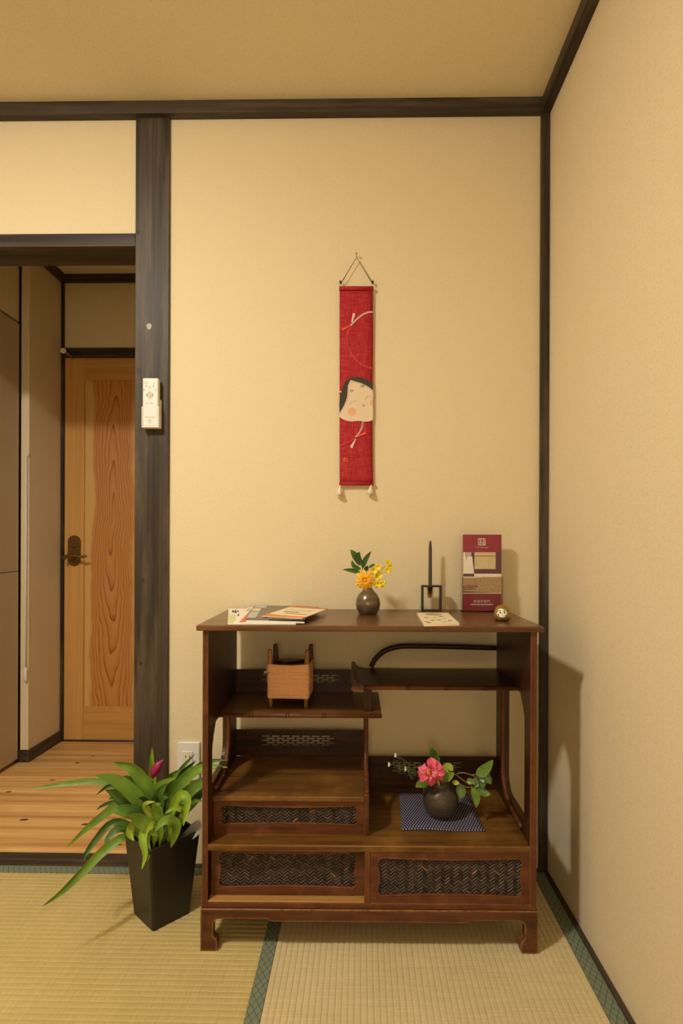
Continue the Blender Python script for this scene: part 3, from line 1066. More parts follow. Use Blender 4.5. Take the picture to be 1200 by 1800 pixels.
# staggered shelves with bamboo shaped front edges
sl = obj('left_shelf', bx(XI, T(671, 1258, YSH).x, YSH + 0.004, YB - 0.004, ZLS - 0.012, ZLS, 0.0015, 1), 'tana_shelf', tana)


def bamboo_edge(x0, x1, y, z, pxs, py, parent):
    bm = bmesh.new()
    tube(bm, [(x0, y, z), (x1, y, z)], 0.0062, 10)
    o = obj('bamboo_edge', bm, 'tana_edge_X', parent, True)
    for px in pxs:
        x = T(px, py, YSH).x
        bm = bmesh.new()
        for dx in (-0.0035, 0.0035):
            tube(bm, [(x + dx - 0.002, y, z), (x + dx - 0.0008, y, z), (x + dx + 0.0008, y, z), (x + dx + 0.002, y, z)], [0.006, 0.0072, 0.0072, 0.006], 10)
        obj('bamboo_node', bm, 'tana_X', o, True)
    return o


bamboo_edge(XI, T(671, 1258, YSH).x, YSH + 0.005, ZLS - 0.006, (441, 505, 569, 653), 1258, sl)
xr0 = T(640, 1210, YSH).x
sr = obj('right_shelf', bx(xr0 - 0.03, XO, YSH + 0.004, YB - 0.01, ZRS - 0.012, ZRS, 0.0015, 1), 'tana_X', tana)
bamboo_edge(xr0, XO, YSH + 0.005, ZRS - 0.006, (641, 717, 785, 853, 899), 1210, sr)
xl0 = T(617, 1210, YSH).x
prof = [(xr0, ZRS - 0.0122), (xr0, ZRS + 0.001), (xr0 - 0.006, ZRS + 0.0015), (xr0 - 0.013, ZRS + 0.004), (xr0 - 0.021, ZRS + 0.009), (xl0 + 0.011, ZRS + 0.014), (xl0 + 0.008, ZRS + 0.0185),
        (xl0 + 0.003, ZRS + 0.0195), (xl0 - 0.001, ZRS + 0.016), (xl0 - 0.001, ZRS + 0.010), (xl0 + 0.002, ZRS + 0.004), (xl0 + 0.001, ZRS - 0.0122)]
bm = bmesh.new()
prism(bm, prof, (), YSH - 0.001, YB - 0.010, 'xz')
obj('upturned_end', bm, 'tana_X', tana)
bm = bmesh.new()
box(bm, xl0 + 0.0005, xr0 - 0.0015, YSH - 0.0035, YSH - 0.001, ZRS - 0.012, ZRS - 0.0065, 0.001, 1)
box(bm, xl0 + 0.0005, xr0 - 0.0015, YSH - 0.0035, YSH - 0.001, ZRS - 0.005, ZRS - 0.001, 0.001, 1)
obj('end_moulding', bm, 'tana_edge_X', tana)
# little strut between the shelves
xs = T(646, 1235, YSH + 0.02).x
bm = bmesh.new()
for dx in (-0.0045, 0.0045):
    tube(bm, smooth_path([(xs + dx - 0.0045, YSH + 0.025, ZRS - 0.012), (xs + dx - 0.0045, YSH + 0.025, ZLS + 0.010), (xs + dx, YSH + 0.025, ZLS + 0.0015), (xs + dx + 0.0045, YSH + 0.025, ZLS + 0.010), (xs + dx + 0.0045, YSH + 0.025, ZRS - 0.012)], 20), 0.0016, 8)
box(bm, xs - 0.008, xs + 0.008, YSH + 0.024, YSH + 0.034, ZLS, ZRS - 0.012)
obj('shelf_strut', bm, 'tana_Z', tana, False)

# bentwood rail behind the right shelf
ya = YB - 0.012
pts = [T(652, 1172, ya), T(660, 1158, ya), T(677, 1143.5, ya), T(703, 1136.5, ya), T(740, 1136, ya), T(800, 1137, ya), T(872, 1139, ya)]
bm = bmesh.new()
tube(bm, smooth_path(pts, 36), 0.0078, 10)
obj('bent_rail', bm, 'tana_X', tana, True)

# box with the small drawer
obj('box_top', bx(XI, 0.4022, 0.050, YB - 0.013, ZBOX - 0.012, ZBOX, 0.002, 2), 'tana_shelf', tana)
obj('box_end', bx(0.4035, 0.4135, 0.066, YB - 0.013, ZS, ZBOX - 0.001), 'tana_Y', tana)


# drawers: frame with a lobed opening and a woven panel
def lobed(x0, x1, z0, z1, r=0.010, bow_x=0.0055, bow_z=0.0045, n=14):
    w, h = x1 - x0, z1 - z0
    pts = []
    for k in range(n + 1):       # bottom, left to right
        t_ = k / n
        pts.append((x0 + r + (w - 2 * r) * t_, z0 + bow_z * math.sin(math.pi * t_) ** 0.8))
    for k in range(1, n):
        t_ = k / n
        s_ = math.sin(math.pi * t_) ** 2
        c_ = r * max(0, 1 - t_ * h / r, 1 - (1 - t_) * h / r)
        pts.append((x1 - bow_x * s_ - c_ * 0.9, z0 + h * t_))
    for k in range(n + 1):
        t_ = k / n
        pts.append((x1 - r - (w - 2 * r) * t_, z1 - bow_z * math.sin(math.pi * t_) ** 0.8))
    for k in range(1, n):
        t_ = k / n
        s_ = math.sin(math.pi * t_) ** 2
        c_ = r * max(0, 1 - t_ * h / r, 1 - (1 - t_) * h / r)
        pts.append((x0 + bow_x * s_ + c_ * 0.9, z1 - h * t_))
    return pts


def weave(bm, x0, x1, z0, z1, y):
    """flat bamboo strips in a twill: columns of slanting strips that change hand"""
    cw, sp, sw = 0.0112, 0.0084, 0.0076
    nc = int((x1 - x0) / cw) + 1
    cw = (x1 - x0) / nc
    for c in range(nc):
        sg = 1 if c % 2 == 0 else -1
        a = x0 + c * cw
        z = z0 - cw
        while z < z1 + cw:
            ov = 0.0012
            l, r = a - ov, a + cw + ov
            zl = z + (0 if sg > 0 else cw) + random.uniform(-0.0004, 0.0004)
            zr = z + (cw if sg > 0 else 0) + random.uniform(-0.0004, 0.0004)
            lo = min(zl, zr)
            hi = max(zl, zr) + sw
            if lo > z0 - 0.005 and hi < z1 + 0.005:
                e = random.uniform(0.0014, 0.0022)
                P_ = [bm.verts.new(p) for p in ((l, y + 0.0008, zl), (r, y + 0.0008, zr), (l, y - e * 0.8, zl + sw * 0.45), (r, y - e * 0.8, zr + sw * 0.45), (l, y - e, zl + sw * 0.62), (r, y - e, zr + sw * 0.62), (l, y, zl + sw), (r, y, zr + sw))]
                q_ = random.random()
                for f in ((0, 1, 3, 2), (2, 3, 5, 4), (4, 5, 7, 6)):
                    bm.faces.new([P_[i] for i in f]).material_index = 1 if q_ < 0.25 else (2 if q_ > 0.99 else 0)
            z += sp


def drawer(label, x0, x1, z0, z1, y, mx=0.014, mt=0.012, mb=0.016, light=False):
    fr = bmesh.new()
    prism(fr, [(x0, z0), (x1, z0), (x1, z1), (x0, z1)], [lobed(x0 + mx, x1 - mx, z0 + mb, z1 - mt)], y, y + 0.010, 'xz')
    o = obj('drawer', fr, 'tana_edge_X', tana)
    o['label'] = label
    rim = bmesh.new()
    ring = [Vector((a, y + 0.0005, b)) for a, b in lobed(x0 + mx, x1 - mx, z0 + mb, z1 - mt)]
    tube(rim, ring, 0.0013, 6, closed=True)
    obj('opening_rim', rim, 'tana_edge_X', o, True)
    w = bmesh.new()
    weave(w, x0 + 0.006, x1 - 0.006, z0 + 0.006, z1 - 0.006, y + 0.0075)
    wv = obj('woven_panel', w, 'wicker', o, mats=['wicker', 'wicker_pale', 'wicker_worn'])
    wv['kind'] = 'stuff'
    obj('drawer_box', bx(x0 + 0.001, x1 - 0.001, y + 0.0102, YB - 0.03, z0 + 0.001, z1 - 0.004), 'tana_X', o)
    return o


drawer('small upper drawer with a narrow woven front', XI + 0.001, 0.4018, ZS + 0.001, ZBOX - 0.0128, 0.060, mx=0.0155, mt=0.014, mb=0.022)
drawer('left lower drawer, pushed in a little, with a woven front', XI + 0.003, 0.4020, 0.1222, ZS - 0.0162, 0.028, mx=0.018, mt=0.013, mb=0.019)
drawer('right lower drawer with a woven front', 0.4170, XO - 0.001, 0.1190, ZS - 0.0162, 0.006, mx=0.017, mt=0.014, mb=0.017)


# plinth with bracket feet
def plinth_profile(L, dip=True):
    half = [(-0.002, 0.0), (0.0345, 0.0), (0.0395, 0.004), (0.0402, 0.020), (0.0375, 0.030), (0.0315, 0.0335), (0.0300, 0.040), (0.0300, 0.062)]
    for k in range(1, 7):
        a = k / 7 * math.pi / 2
        half.append((0.0300 + 0.015 * (1 - math.cos(a)), 0.062 + 0.0178 * math.sin(a)))
    half.append((0.046, 0.0798))
    if dip:
        half += [(0.163, 0.0798), (0.170, 0.0745), (0.177, 0.0738)]
    out = list(half) + [(L - x, z) for x, z in reversed(half)]
    return out + [(L + 0.002, 0.1043), (-0.002, 0.1043)]


bm = bmesh.new()
prism(bm, plinth_profile(0.827), (), 0.0, 0.020, 'xz')
bmesh.ops.bevel(bm, geom=[e for e in bm.edges if e.is_manifold and e.calc_face_angle(0) > 1.2 and abs(e.verts[0].co.y) < 1e-5 and abs(e.verts[1].co.y) < 1e-5], offset=0.0012, segments=1, affect='EDGES')
obj('plinth_front', bm, 'tana_plinth', tana)
for x0, x1 in ((-0.002, 0.020), (0.807, 0.829)):
    bm = bmesh.new()
    prism(bm, [(y * (0.352 - 0.0205) / 0.352 + 0.0205, z) for y, z in plinth_profile(0.352, False)], (), x0, x1, 'yz')
    obj('plinth_side', bm, 'tana_plinth', tana)
bm = bmesh.new()
box(bm, 0.0205, 0.8065, 0.335, 0.352, 0.076, 0.1043)
obj('plinth_back', bm, 'tana_plinth', tana)

# ================================================================== THINGS ON THE WALL AND POST
# ---- hanging scroll
YS = -0.010
sc0 = W(626.5, 678, YS)
scr = thing('hanging_scroll', 'narrow red cloth scroll with a smiling white mask face, on the wall', 'wall hanging', (sc0.x, 0.0, W(626, 872, YS).z))


def S(px, py, y):
    return W(px, py, y) - Vector(scr.location)


bm = bmesh.new()
nz_, nx_ = 24, 4
rows = []
for i in range(nz_ + 1):
    py = 508 + (851 - 508) * i / nz_
    row = []
    for k in range(nx_ + 1):
        px = 596.6 + (655.2 - 596.6) * k / nx_ + (0.5 if k == nx_ else 0) * math.sin(i * 0.3)
        row.append(bm.verts.new(S(px, py, YS - 0.0008 * math.sin(i * 0.5 + k * 0.2))))
    rows.append(row)
for a, b in zip(rows, rows[1:]):
    for k in range(nx_):
        bm.faces.new((a[k], b[k], b[k + 1], a[k + 1]))
cloth = obj('cloth', bm, 'red_cloth', scr, True)
sol = cloth.modifiers.new('thickness', 'SOLIDIFY')
sol.thickness = 0.0012
sol.offset = -1
for py, r_, nm in ((507, 0.0105, 'top_hem'), (850.5, 0.0085, 'bottom_hem')):
    bm = bmesh.new()
    tube(bm, [S(596, py, YS - 0.002), S(656, py, YS - 0.002)], r_ * 0.62, 12)
    hem = obj(nm, bm, 'red_cloth', scr, True)
    bm = bmesh.new()
    tube(bm, [S(594.5, py + 0.5, YS - 0.002), S(657.5, py + 0.5, YS - 0.002)], r_ * 0.3, 10)
    obj('rod', bm, 'tassel_white', hem, True)
bm = bmesh.new()
tube(bm, [S(598, 500, YS - 0.003), S(626.3, 452.5, YS - 0.006), S(655.5, 500, YS - 0.003)], 0.0013, 6)
obj('hanging_cord', bm, 'cord_dark', scr, True)
for px in (598, 655):
    bm = bmesh.new()
    c = S(px, 496, YS - 0.003)
    tube(bm, [c + Vector((0, 0, -0.006)), c + Vector((0, 0, -0.002)), c + Vector((0, 0, 0.003)), c + Vector((0, 0, 0.006))], [0.001, 0.003, 0.003, 0.001], 8)
    obj('cord_knot', bm, 'cord_dark', scr, True)
for px, py in ((596.5, 864), (651, 862)):
    c = S(px, py, YS - 0.004)
    bm = bmesh.new()
    tube(bm, [c + Vector((0.003, 0, 0.020)), c + Vector((0.001, 0, 0.011)), c + Vector((-0.0005, 0, 0.0)), c + Vector((-0.001, 0, -0.012))], [0.0012, 0.0034, 0.0078, 0.0112], 10)
    obj('tassel', bm, 'tassel_white', scr, True)


def print_poly(name, pts, y, mat, parent=None):
    bm = bmesh.new()
    flat_poly(bm, [S(px, py, y) for px, py in pts])
    for f in bm.faces:
        f.normal_update()
        if f.normal.y > 0:
            f.normal_flip()
    return obj(name, bm, mat, parent or scr)


def zpx(pts):        # pixel pairs read from a 15x view whose corner is (590, 640)
    return [(590 + x / 15.0, 640 + y / 15.0) for x, y in pts]


def curve2(pts, n):
    return [(p.x, p.y) for p in smooth_path([(x, y, 0) for x, y in pts], n)]


hair = curve2(zpx([(97, 1270), (97, 960), (150, 720), (240, 480), (400, 360), (560, 335), (740, 370), (880, 440), (978, 510)]), 24)
hair += zpx([(978, 720), (760, 620), (600, 540), (420, 470), (340, 700), (300, 900), (200, 1120)])
print_poly('printed_hair', hair, YS - 0.0022, 'print_hair')
edge = curve2(zpx([(97, 1290), (200, 1120), (290, 900), (312, 700), (325, 560), (380, 430)]), 12) + curve2(zpx([(405, 420), (520, 460), (690, 510), (860, 600), (980, 700)]), 8)
low = curve2(zpx([(978, 1465), (900, 1505), (790, 1520), (640, 1502), (540, 1500), (420, 1512), (280, 1495), (180, 1450), (97, 1395)]), 14)
print_poly('printed_face', edge + low, YS - 0.0026, 'print_face')


def print_line(name, pts, wpx, y, mat, n=14):
    bm = bmesh.new()
    ribbon(bm, [S(px, py, y) for px, py in curve2(pts, n)], wpx / 563.0)
    return obj(name, bm, mat, scr)


print_line('printed_outline', zpx([(110, 1300), (225, 1120), (320, 900), (338, 700), (350, 560), (400, 450)]), 0.9, YS - 0.0029, 'print_grey')
print_line('printed_outline', zpx([(400, 450), (520, 480), (680, 530), (850, 620), (975, 730)]), 0.8, YS - 0.0029, 'print_grey')
for cx, cy, rx, ry, an, m_ in ((415, 705, 55, 42, 0.4, 'print_brow'), (705, 580, 70, 40, 0.1, 'print_brow'), (430, 1255, 108, 112, 0, 'print_cheek')):
    print_poly('printed_patch', zpx([(cx + rx * math.cos(a) * math.cos(an) + ry * math.sin(a) * math.sin(an), cy - rx * math.cos(a) * math.sin(an) + ry * math.sin(a) * math.cos(an)) for a in (k * math.pi / 10 for k in range(20))]), YS - 0.0029, m_)
print_poly('printed_patch', zpx([(978, 930), (930, 950), (900, 1010), (910, 1070), (978, 1110)]), YS - 0.0029, 'print_cheek')
print_line('printed_eye', zpx([(350, 1080), (410, 1010), (480, 972), (560, 968)]), 0.8, YS - 0.0030, 'print_brow')
print_line('printed_eye', zpx([(775, 925), (820, 870), (880, 848), (945, 850)]), 0.8, YS - 0.0030, 'print_brow')
print_line('printed_nose', zpx([(675, 1042), (700, 1050), (735, 1030)]), 0.6, YS - 0.0030, 'print_lip')
print_poly('printed_mouth', zpx([(690, 1092), (725, 1082), (760, 1078), (768, 1090), (740, 1112), (715, 1105)]), YS - 0.0030, 'print_lip')


def qpx(pts):        # pixel pairs from the view of the upper part, corner (570, 430), 7.826x
    return [(570 + x / 7.826, 430 + y / 7.826) for x, y in pts]


for off in (-6, 8):
    print_line('printed_white_cord', qpx([(385, 1085 + off), (450, 1020 + off), (520, 965 + off), (600, 930 + off), (665, 925 + off)]), 1.0, YS - 0.0024, 'print_white')
    print_line('printed_red_cord', qpx([(365 + off, 1120), (318 + off, 1220), (312 + off, 1340), (350 + off, 1460), (420 + off, 1570), (510, 1650 + off), (600, 1685 + off), (662, 1695 + off)]), 0.55, YS - 0.0024, 'print_red', 24)
print_poly('printed_white_tassel', qpx([(370, 1065), (392, 938), (424, 950), (384, 1075)]), YS - 0.0024, 'print_white')
print_poly('printed_red_tassel', qpx([(236, 1155), (360, 1100), (362, 1112), (255, 1185)]), YS - 0.0024, 'print_red')
print_poly('printed_bead', qpx([(358, 1092), (372, 1085), (386, 1098), (380, 1112), (364, 1110)]), YS - 0.0026, 'print_white')


def rpx(pts):        # lower view, corner (570, 640), 6.923x
    return [(570 + x / 6.923, 640 + y / 6.923) for x, y in pts]


for off in (-6, 7):
    print_line('printed_white_cord', rpx([(465 + off, 702), (455 + off, 770), (420 + off, 840), (378 + off, 888)]), 0.8, YS - 0.0024, 'print_white')
print_poly('printed_white_tassel', rpx([(378, 905), (312, 1005), (338, 1028), (386, 910)]), YS - 0.0024, 'print_white')
print_poly('printed_red_tassel', rpx([(385, 885), (490, 822), (510, 850), (390, 893)]), YS - 0.0024, 'print_red')
print_line('printed_red_cord', rpx([(205, 990), (270, 960), (330, 930), (372, 895)]), 0.9, YS - 0.0023, 'print_red')
print_poly('printed_white_mark', rpx([(182, 325), (205, 330), (205, 345), (182, 345)]), YS - 0.0023, 'print_white')
bm = bmesh.new()
for x0, y0, x1, y1 in ((230, 1142, 254, 1148), (230, 1162, 254, 1168), (230, 1183, 254, 1189), (230, 1142, 235, 1189), (250, 1142, 254, 1189), (260, 1145, 282, 1150), (260, 1165, 282, 1169), (278, 1145, 283, 1187), (258, 1182, 283, 1187), (242, 1142, 245, 1189)):
    q = rpx([(x0, y0), (x1, y0), (x1, y1), (x0, y1)])
    flat_poly(bm, [S(px, py, YS - 0.0023) for px, py in q])
obj('printed_seal', bm, 'print_orange', scr)
t_ = thing('nail', 'small steel nail that the red scroll hangs from', 'nail', W(626.3, 451, 0.0))
bm = bmesh.new()
tube(bm, [(0, 0.004, 0.0), (0, -0.016, 0.001)], 0.0012, 8)
obj('shank', bm, 'steel', t_, True)
bm = bmesh.new()
tube(bm, [(0, -0.0162, 0.001), (0, -0.0175, 0.001)], 0.0035, 12)
obj('nail_head', bm, 'steel', t_)

# ---- remote control in a holder on the post
YP = -0.0095
h0, h1 = W(249.5, 751, YP - 0.028), W(277.5, 713, YP - 0.028)
hold = thing('remote_holder', 'white wall holder gripping the remote on the dark post', 'holder', ((h0.x + h1.x) / 2, YP, h0.z))
hw = (h1.x - h0.x) / 2 + 0.002
hh = h1.z - h0.z
bm = bmesh.new()
box(bm, -hw, hw, -0.004, 0.0, 0.0, hh + 0.024, 0.001, 1)
obj('back_plate', bm, 'white_plastic', hold)
for s_ in (-1, 1):
    bm = bmesh.new()
    prism(bm, [(-0.0265, 0.0), (-0.0041, 0.0), (-0.0041, hh + 0.022), (-0.010, hh + 0.022), (-0.013, hh + 0.002), (-0.0265, hh - 0.002)], (), s_ * hw, s_ * (hw - 0.0022), 'yz')
    obj('side_wall', bm, 'white_plastic', hold)
obj('floor_plate', bx(-hw + 0.0023, hw - 0.0023, -0.0265, -0.0042, 0.0, 0.003), 'white_plastic', hold)
r0, r1 = W(250.3, 750, YP - 0.0255), W(277, 664.5, YP - 0.0255)
rem = thing('remote_control', 'white remote control with a round keypad and the word Kitchen, on the post', 'remote control', ((h0.x + h1.x) / 2, YP - 0.0045, h0.z + 0.0032))
rw = hw - 0.0028
rh = r1.z - (h0.z + 0.0032)
body = obj('body', bx(-rw, rw, -0.0215, -0.001, 0, rh, 0.0025, 2), 'white_plastic', rem)
k = 1.0 / 12.86
zc = r1.z - h0.z - 0.0032


def R(x, y):        # pixel pairs of the 12.86x view of the remote, in metres from its lower middle
    p = W(230 + x * k, 640 + y * k, YP - 0.0262) - Vector(rem.location)
    return p.x, p.z


cx, cz = R(428, 700)
bm = bmesh.new()
lathe(bm, [(0, 0.0012), (0.0052, 0.0012), (0.0058, 0.0005), (0.0058, -0.001)], 20)
bmesh.ops.rotate(bm, verts=bm.verts, matrix=Matrix.Rotation(math.pi / 2, 3, 'X'))
bmesh.ops.translate(bm, verts=bm.verts, vec=(cx, -0.0217, cz))
obj('button', bm, 'button_beige', rem)
for q in range(4):
    a0 = q * math.pi / 2 - 0.62
    ring = [(cx + 0.0105 * math.cos(a0 + i * 0.155), cz + 0.0105 * math.sin(a0 + i * 0.155)) for i in range(9)] + [(cx + 0.0075 * math.cos(a0 + i * 0.155), cz + 0.0075 * math.sin(a0 + i * 0.155)) for i in reversed(range(9))]
    bm = bmesh.new()
    prism(bm, ring, (), -0.0225, -0.0210, 'xz')
    obj('button', bm, 'button_beige' if q % 2 else 'grey_print', rem)
for x, y in ((335, 490), (512, 490)):
    bx_, bz_ = R(x, y)
    bm = bmesh.new()
    lathe(bm, [(0, 0.0008), (0.0022, 0.0008), (0.0024, -0.001)], 12)
    bmesh.ops.rotate(bm, verts=bm.verts, matrix=Matrix.Rotation(math.pi / 2, 3, 'X'))
    bmesh.ops.translate(bm, verts=bm.verts, vec=(bx_, -0.0217, bz_))
    obj('button', bm, 'grey_print', rem)


def lettering(body_, x, y, size, mat, parent, pt, ypl, width=None, name='lettering'):
    bm = text_bm(body_, size, width)
    bmesh.ops.translate(bm, verts=bm.verts, vec=(x, ypl, y))
    return obj(name, bm, mat, parent)


x, z = R(430, 1215)
lettering('Kitchen', x, z, 0.0072, 'grey_print', rem, None, -0.0218, 0.0300)
x, z = R(424, 1285)
lettering('NEC', x, z, 0.0052, 'ink_black', rem, None, -0.0218, 0.0118)
for x0, y0, x1, y1 in ((375, 1322, 490, 1330), (285, 402, 385, 408), (285, 430, 385, 438), (478, 430, 540, 438), (398, 520, 450, 536), (335, 885, 420, 893), (440, 880, 510, 893), (288, 555, 305, 610), (545, 555, 560, 610)):
    (xa, za), (xb, zb) = R(x0, y0), R(x1, y1)
    bm = bmesh.new()
    flat_poly(bm, [(xa, -0.0218, za), (xb, -0.0218, za), (xb, -0.0218, zb), (xa, -0.0218, zb)])
    obj('small_print', bm, 'grey_print', rem)

# ---- wall outlet
o0, o1 = W(313, 1303, 0.0), W(355, 1303, 0.0)
ow, oh = 0.070, 0.120
ol = thing('wall_outlet', 'white double wall outlet behind the planter leaves', 'outlet', (o0.x + ow / 2, 0.0, o0.z - oh))
obj('plate', bx(-ow / 2, ow / 2, -0.008, 0.0, 0, oh, 0.003, 3), 'white_plastic', ol)
obj('socket_block', bx(-0.017, 0.013, -0.0105, -0.006, 0.025, oh - 0.028, 0.001, 1), 'cream_plastic', ol)
for zz in (oh - 0.048, oh - 0.085):
    for dx in (-0.008, 0.005):
        obj('slot', bx(dx - 0.001, dx + 0.001, -0.0108, -0.009, zz, zz + 0.008), 'slot_black', ol)

# ================================================================== THINGS ON THE STAND
def world_T(v):
    return TM @ Vector(v)


def tthing(name, label, cat, lv, rot=0.0, group=None):
    return thing(name, label, cat, world_T(lv), ROT + rot, group)


# ---- bronze vase with yellow flowers
vb = TZ(646.5, 1079, ZT)
va = tthing('flower_vase', 'small bronze brown bud vase on the stand top', 'vase', vb)
K = 1.0 / T(646, 1060, vb.y).y
SCL = (T(660, 1060, vb.y).x - T(640, 1060, vb.y).x) / 20.0      # metres per pixel there
prof = [(0, 0.0), (14.5, 0.0), (16, 1.0), (20, 8.5), (21.6, 17), (20.8, 25), (17, 33.5), (11, 40), (7.4, 44), (6.6, 47.5), (7.4, 50), (6.0, 50), (5.2, 47), (6, 43), (0, 40)]
obj('body', lathe_bm([(r_ * SCL, z_ * SCL) for r_, z_ in prof], 40), 'glaze_bronze', va, True)


def V(px, py, dy=0.0, base=None):     # local to a vase, on an upright plane through it
    base = base or vb
    p = T(px, py, base.y + dy)
    return p - base


def camloc(base):
    return CL - base


def flower_thing(name, label, cat, base, group=None):
    return tthing(name, label, cat, base, 0.0, group)


mouth = Vector((0, 0, 48 * SCL))
yv = flower_thing('yellow_chrysanthemum', 'orange yellow daisy like bloom leaning out of the bronze vase', 'flower', vb)
bm = bmesh.new()
c0 = V(641.5, 1020, -0.012)
tube(bm, smooth_path([(0, 0, 20 * SCL), mouth, c0 + Vector((0.0, 0.010, -0.006)), c0 + Vector((0, 0.006, 0))], 8), 0.0016, 6)
obj('stem', bm, 'stem_green', yv, True)
random.seed(11)
for ring_, (cnt, rad, lift) in enumerate(((15, 17.5, 0.004), (13, 15, 0.001), (10, 10.5, -0.003))):
    bm = bmesh.new()
    for q in range(cnt):
        a = 2 * math.pi * (q + 0.5 * ring_) / cnt + random.uniform(-0.12, 0.12)
        L = rad * SCL * random.uniform(0.9, 1.08)
        d = Vector((math.cos(a), 0, math.sin(a)))
        p0 = c0 + d * 0.003
        pts = [p0, c0 + d * L * 0.55 + Vector((0, -0.004 + lift * 0.5, 0)), c0 + d * L + Vector((0, lift, 0))]
        pb = leaf_bm(pts, 5.2 * SCL, camloc(vb), fold=0.3, n=6, wprofile=lambda t_: 0.45 + 0.55 * math.sin(math.pi * min(1, t_ * 0.72 + 0.05)))
        me = bpy.data.meshes.new('p')
        pb.to_mesh(me)
        pb.free()
        bm.from_mesh(me)
        bpy.data.meshes.remove(me)
    obj('petals', bm, ('petal_yellow', 'petal_orange', 'petal_orange')[ring_], yv, True)
bm = bmesh.new()
bmesh.ops.create_icosphere(bm, subdivisions=2, radius=0.0042)
bmesh.ops.translate(bm, verts=bm.verts, vec=c0 + Vector((0, -0.003, 0)))
obj('disc', bm, 'petal_orange', yv, True)

lf = flower_thing('leaf_sprig', 'sprig of pointed dark green leaves behind the yellow bloom', 'foliage', vb)
sb = V(637, 1001, 0.006)
bm = bmesh.new()
tube(bm, smooth_path([(0, 0.003, 20 * SCL), mouth + Vector((0, 0.003, 0)), V(640, 1015, 0.008), sb, V(633, 985, 0.008)], 10), 0.0013, 6)
obj('stem', bm, 'stem_green', lf, True)
for pts, w in (([(635, 992), (625, 978), (616, 966)], 13), ([(635, 994), (629, 982), (631, 969.5)], 12.5), ([(637, 999), (642, 984), (652, 969)], 9), ([(634, 1001), (622, 995), (618, 985)], 8), ([(633, 1007), (620, 1003), (602, 1001)], 8),
               ([(640, 1004), (644, 999), (646, 994)], 8), ([(648, 998), (654, 994), (659, 991.5)], 5)):
    q = [V(px, py, 0.008 - 0.004 * i) for i, (px, py) in enumerate(pts)]
    obj('leaf', leaf_bm(q, w * SCL, camloc(vb), fold=0.22, n=10), random.choice(('leaf_deep', 'leaf_dark', 'leaf_deep')), lf, True)

om = flower_thing('yellow_sprig', 'thin sprig of small lemon yellow blossoms in the bronze vase', 'flower', vb)
bm = bmesh.new()
tube(bm, smooth_path([(0, -0.003, 22 * SCL), mouth + Vector((0.001, -0.003, 0)), V(657, 1020, -0.004), V(661, 1010, -0.004), V(672, 999, -0.004), V(683, 991, -0.004)], 16), 0.0009, 6)
obj('stem', bm, 'stem_green', om, True)
for px, py, r_ in ((657, 1003, 7), (665, 997, 6.5), (667, 1011, 6), (682, 990, 6), (681, 1003, 5.5), (686, 996, 5), (664, 1027, 7.5), (672, 1026, 6.5), (663, 1015, 5)):
    bm = bmesh.new()
    c = V(px, py, random.uniform(-0.010, 0.0))
    for q in range(6):
        a = q * math.pi / 3 + random.uniform(-0.3, 0.3)
        d = Vector((math.cos(a), random.uniform(-0.7, 0.5), math.sin(a)))
        pb = leaf_bm([c, c + d * r_ * SCL * 0.6 + Vector((0, -0.0015, 0)), c + d * r_ * SCL], 6.0 * SCL, camloc(vb), fold=0.35, n=5)
        me = bpy.data.meshes.new('p')
        pb.to_mesh(me)
        pb.free()
        bm.from_mesh(me)
        bpy.data.meshes.remove(me)
    obj('blossom', bm, 'petal_lemon', om, True)

# ---- taper candle in an iron frame with a glass cup
cb = TZ(758.5, 1074.5, ZT)
cs = (T(770, 1060, cb.y).x - T(750, 1060, cb.y).x) / 20.0
ch = tthing('candle_holder', 'square black iron frame candle holder on the stand top', 'candle holder', cb)
fw, fh, fb, fd = 17.6 * cs, 45.5 * cs, 3.3 * cs, 0.020
bm = bmesh.new()
prism(bm, [(-fw, 0), (fw, 0), (fw, fh), (-fw, fh)], [[(-fw + fb, fb * 0.7), (fw - fb, fb * 0.7), (fw - fb, fh - fb), (-fw + fb, fh - fb)]], -0.001, fd, 'xz')
obj('frame', bm, 'iron', ch)
ccx, ccy = (756.3 - 758.5) * cs, fd * 0.45
obj('glass_cup', lathe_bm([(0.0061, fh - 0.006), (0.0078, fh - 0.004), (0.0098, fh - fb - 0.001), (0.0088, fh - 0.026), (0.0072, fh - 0.037), (0.004, fh - 0.040), (0, fh - 0.0405), (0, fh - 0.036), (0.004, fh - 0.034), (0.0062, fh - 0.025), (0.0061, fh - 0.006)], 24, cx=ccx, cy=ccy), 'amber_glass', ch, True)
cd = thing('taper_candle', 'tall dark grey taper candle standing in the iron frame', 'candle', TM @ (cb + Vector((ccx, ccy, 0))), ROT)
ct_ = T(756, 950, cb.y + ccy).z - ZT
obj('wax', lathe_bm([(0, fh - 0.031), (0.0028, fh - 0.022), (0.0052, fh - 0.006), (0.0056, fh + 0.004), (0.0054, fh + 0.05), (0.0048, ct_ - 0.022), (0.0040, ct_ - 0.010), (0.0030, ct_ - 0.004), (0.0012, ct_ - 0.0005), (0, ct_)], 20), 'candle_grey', cd, True)

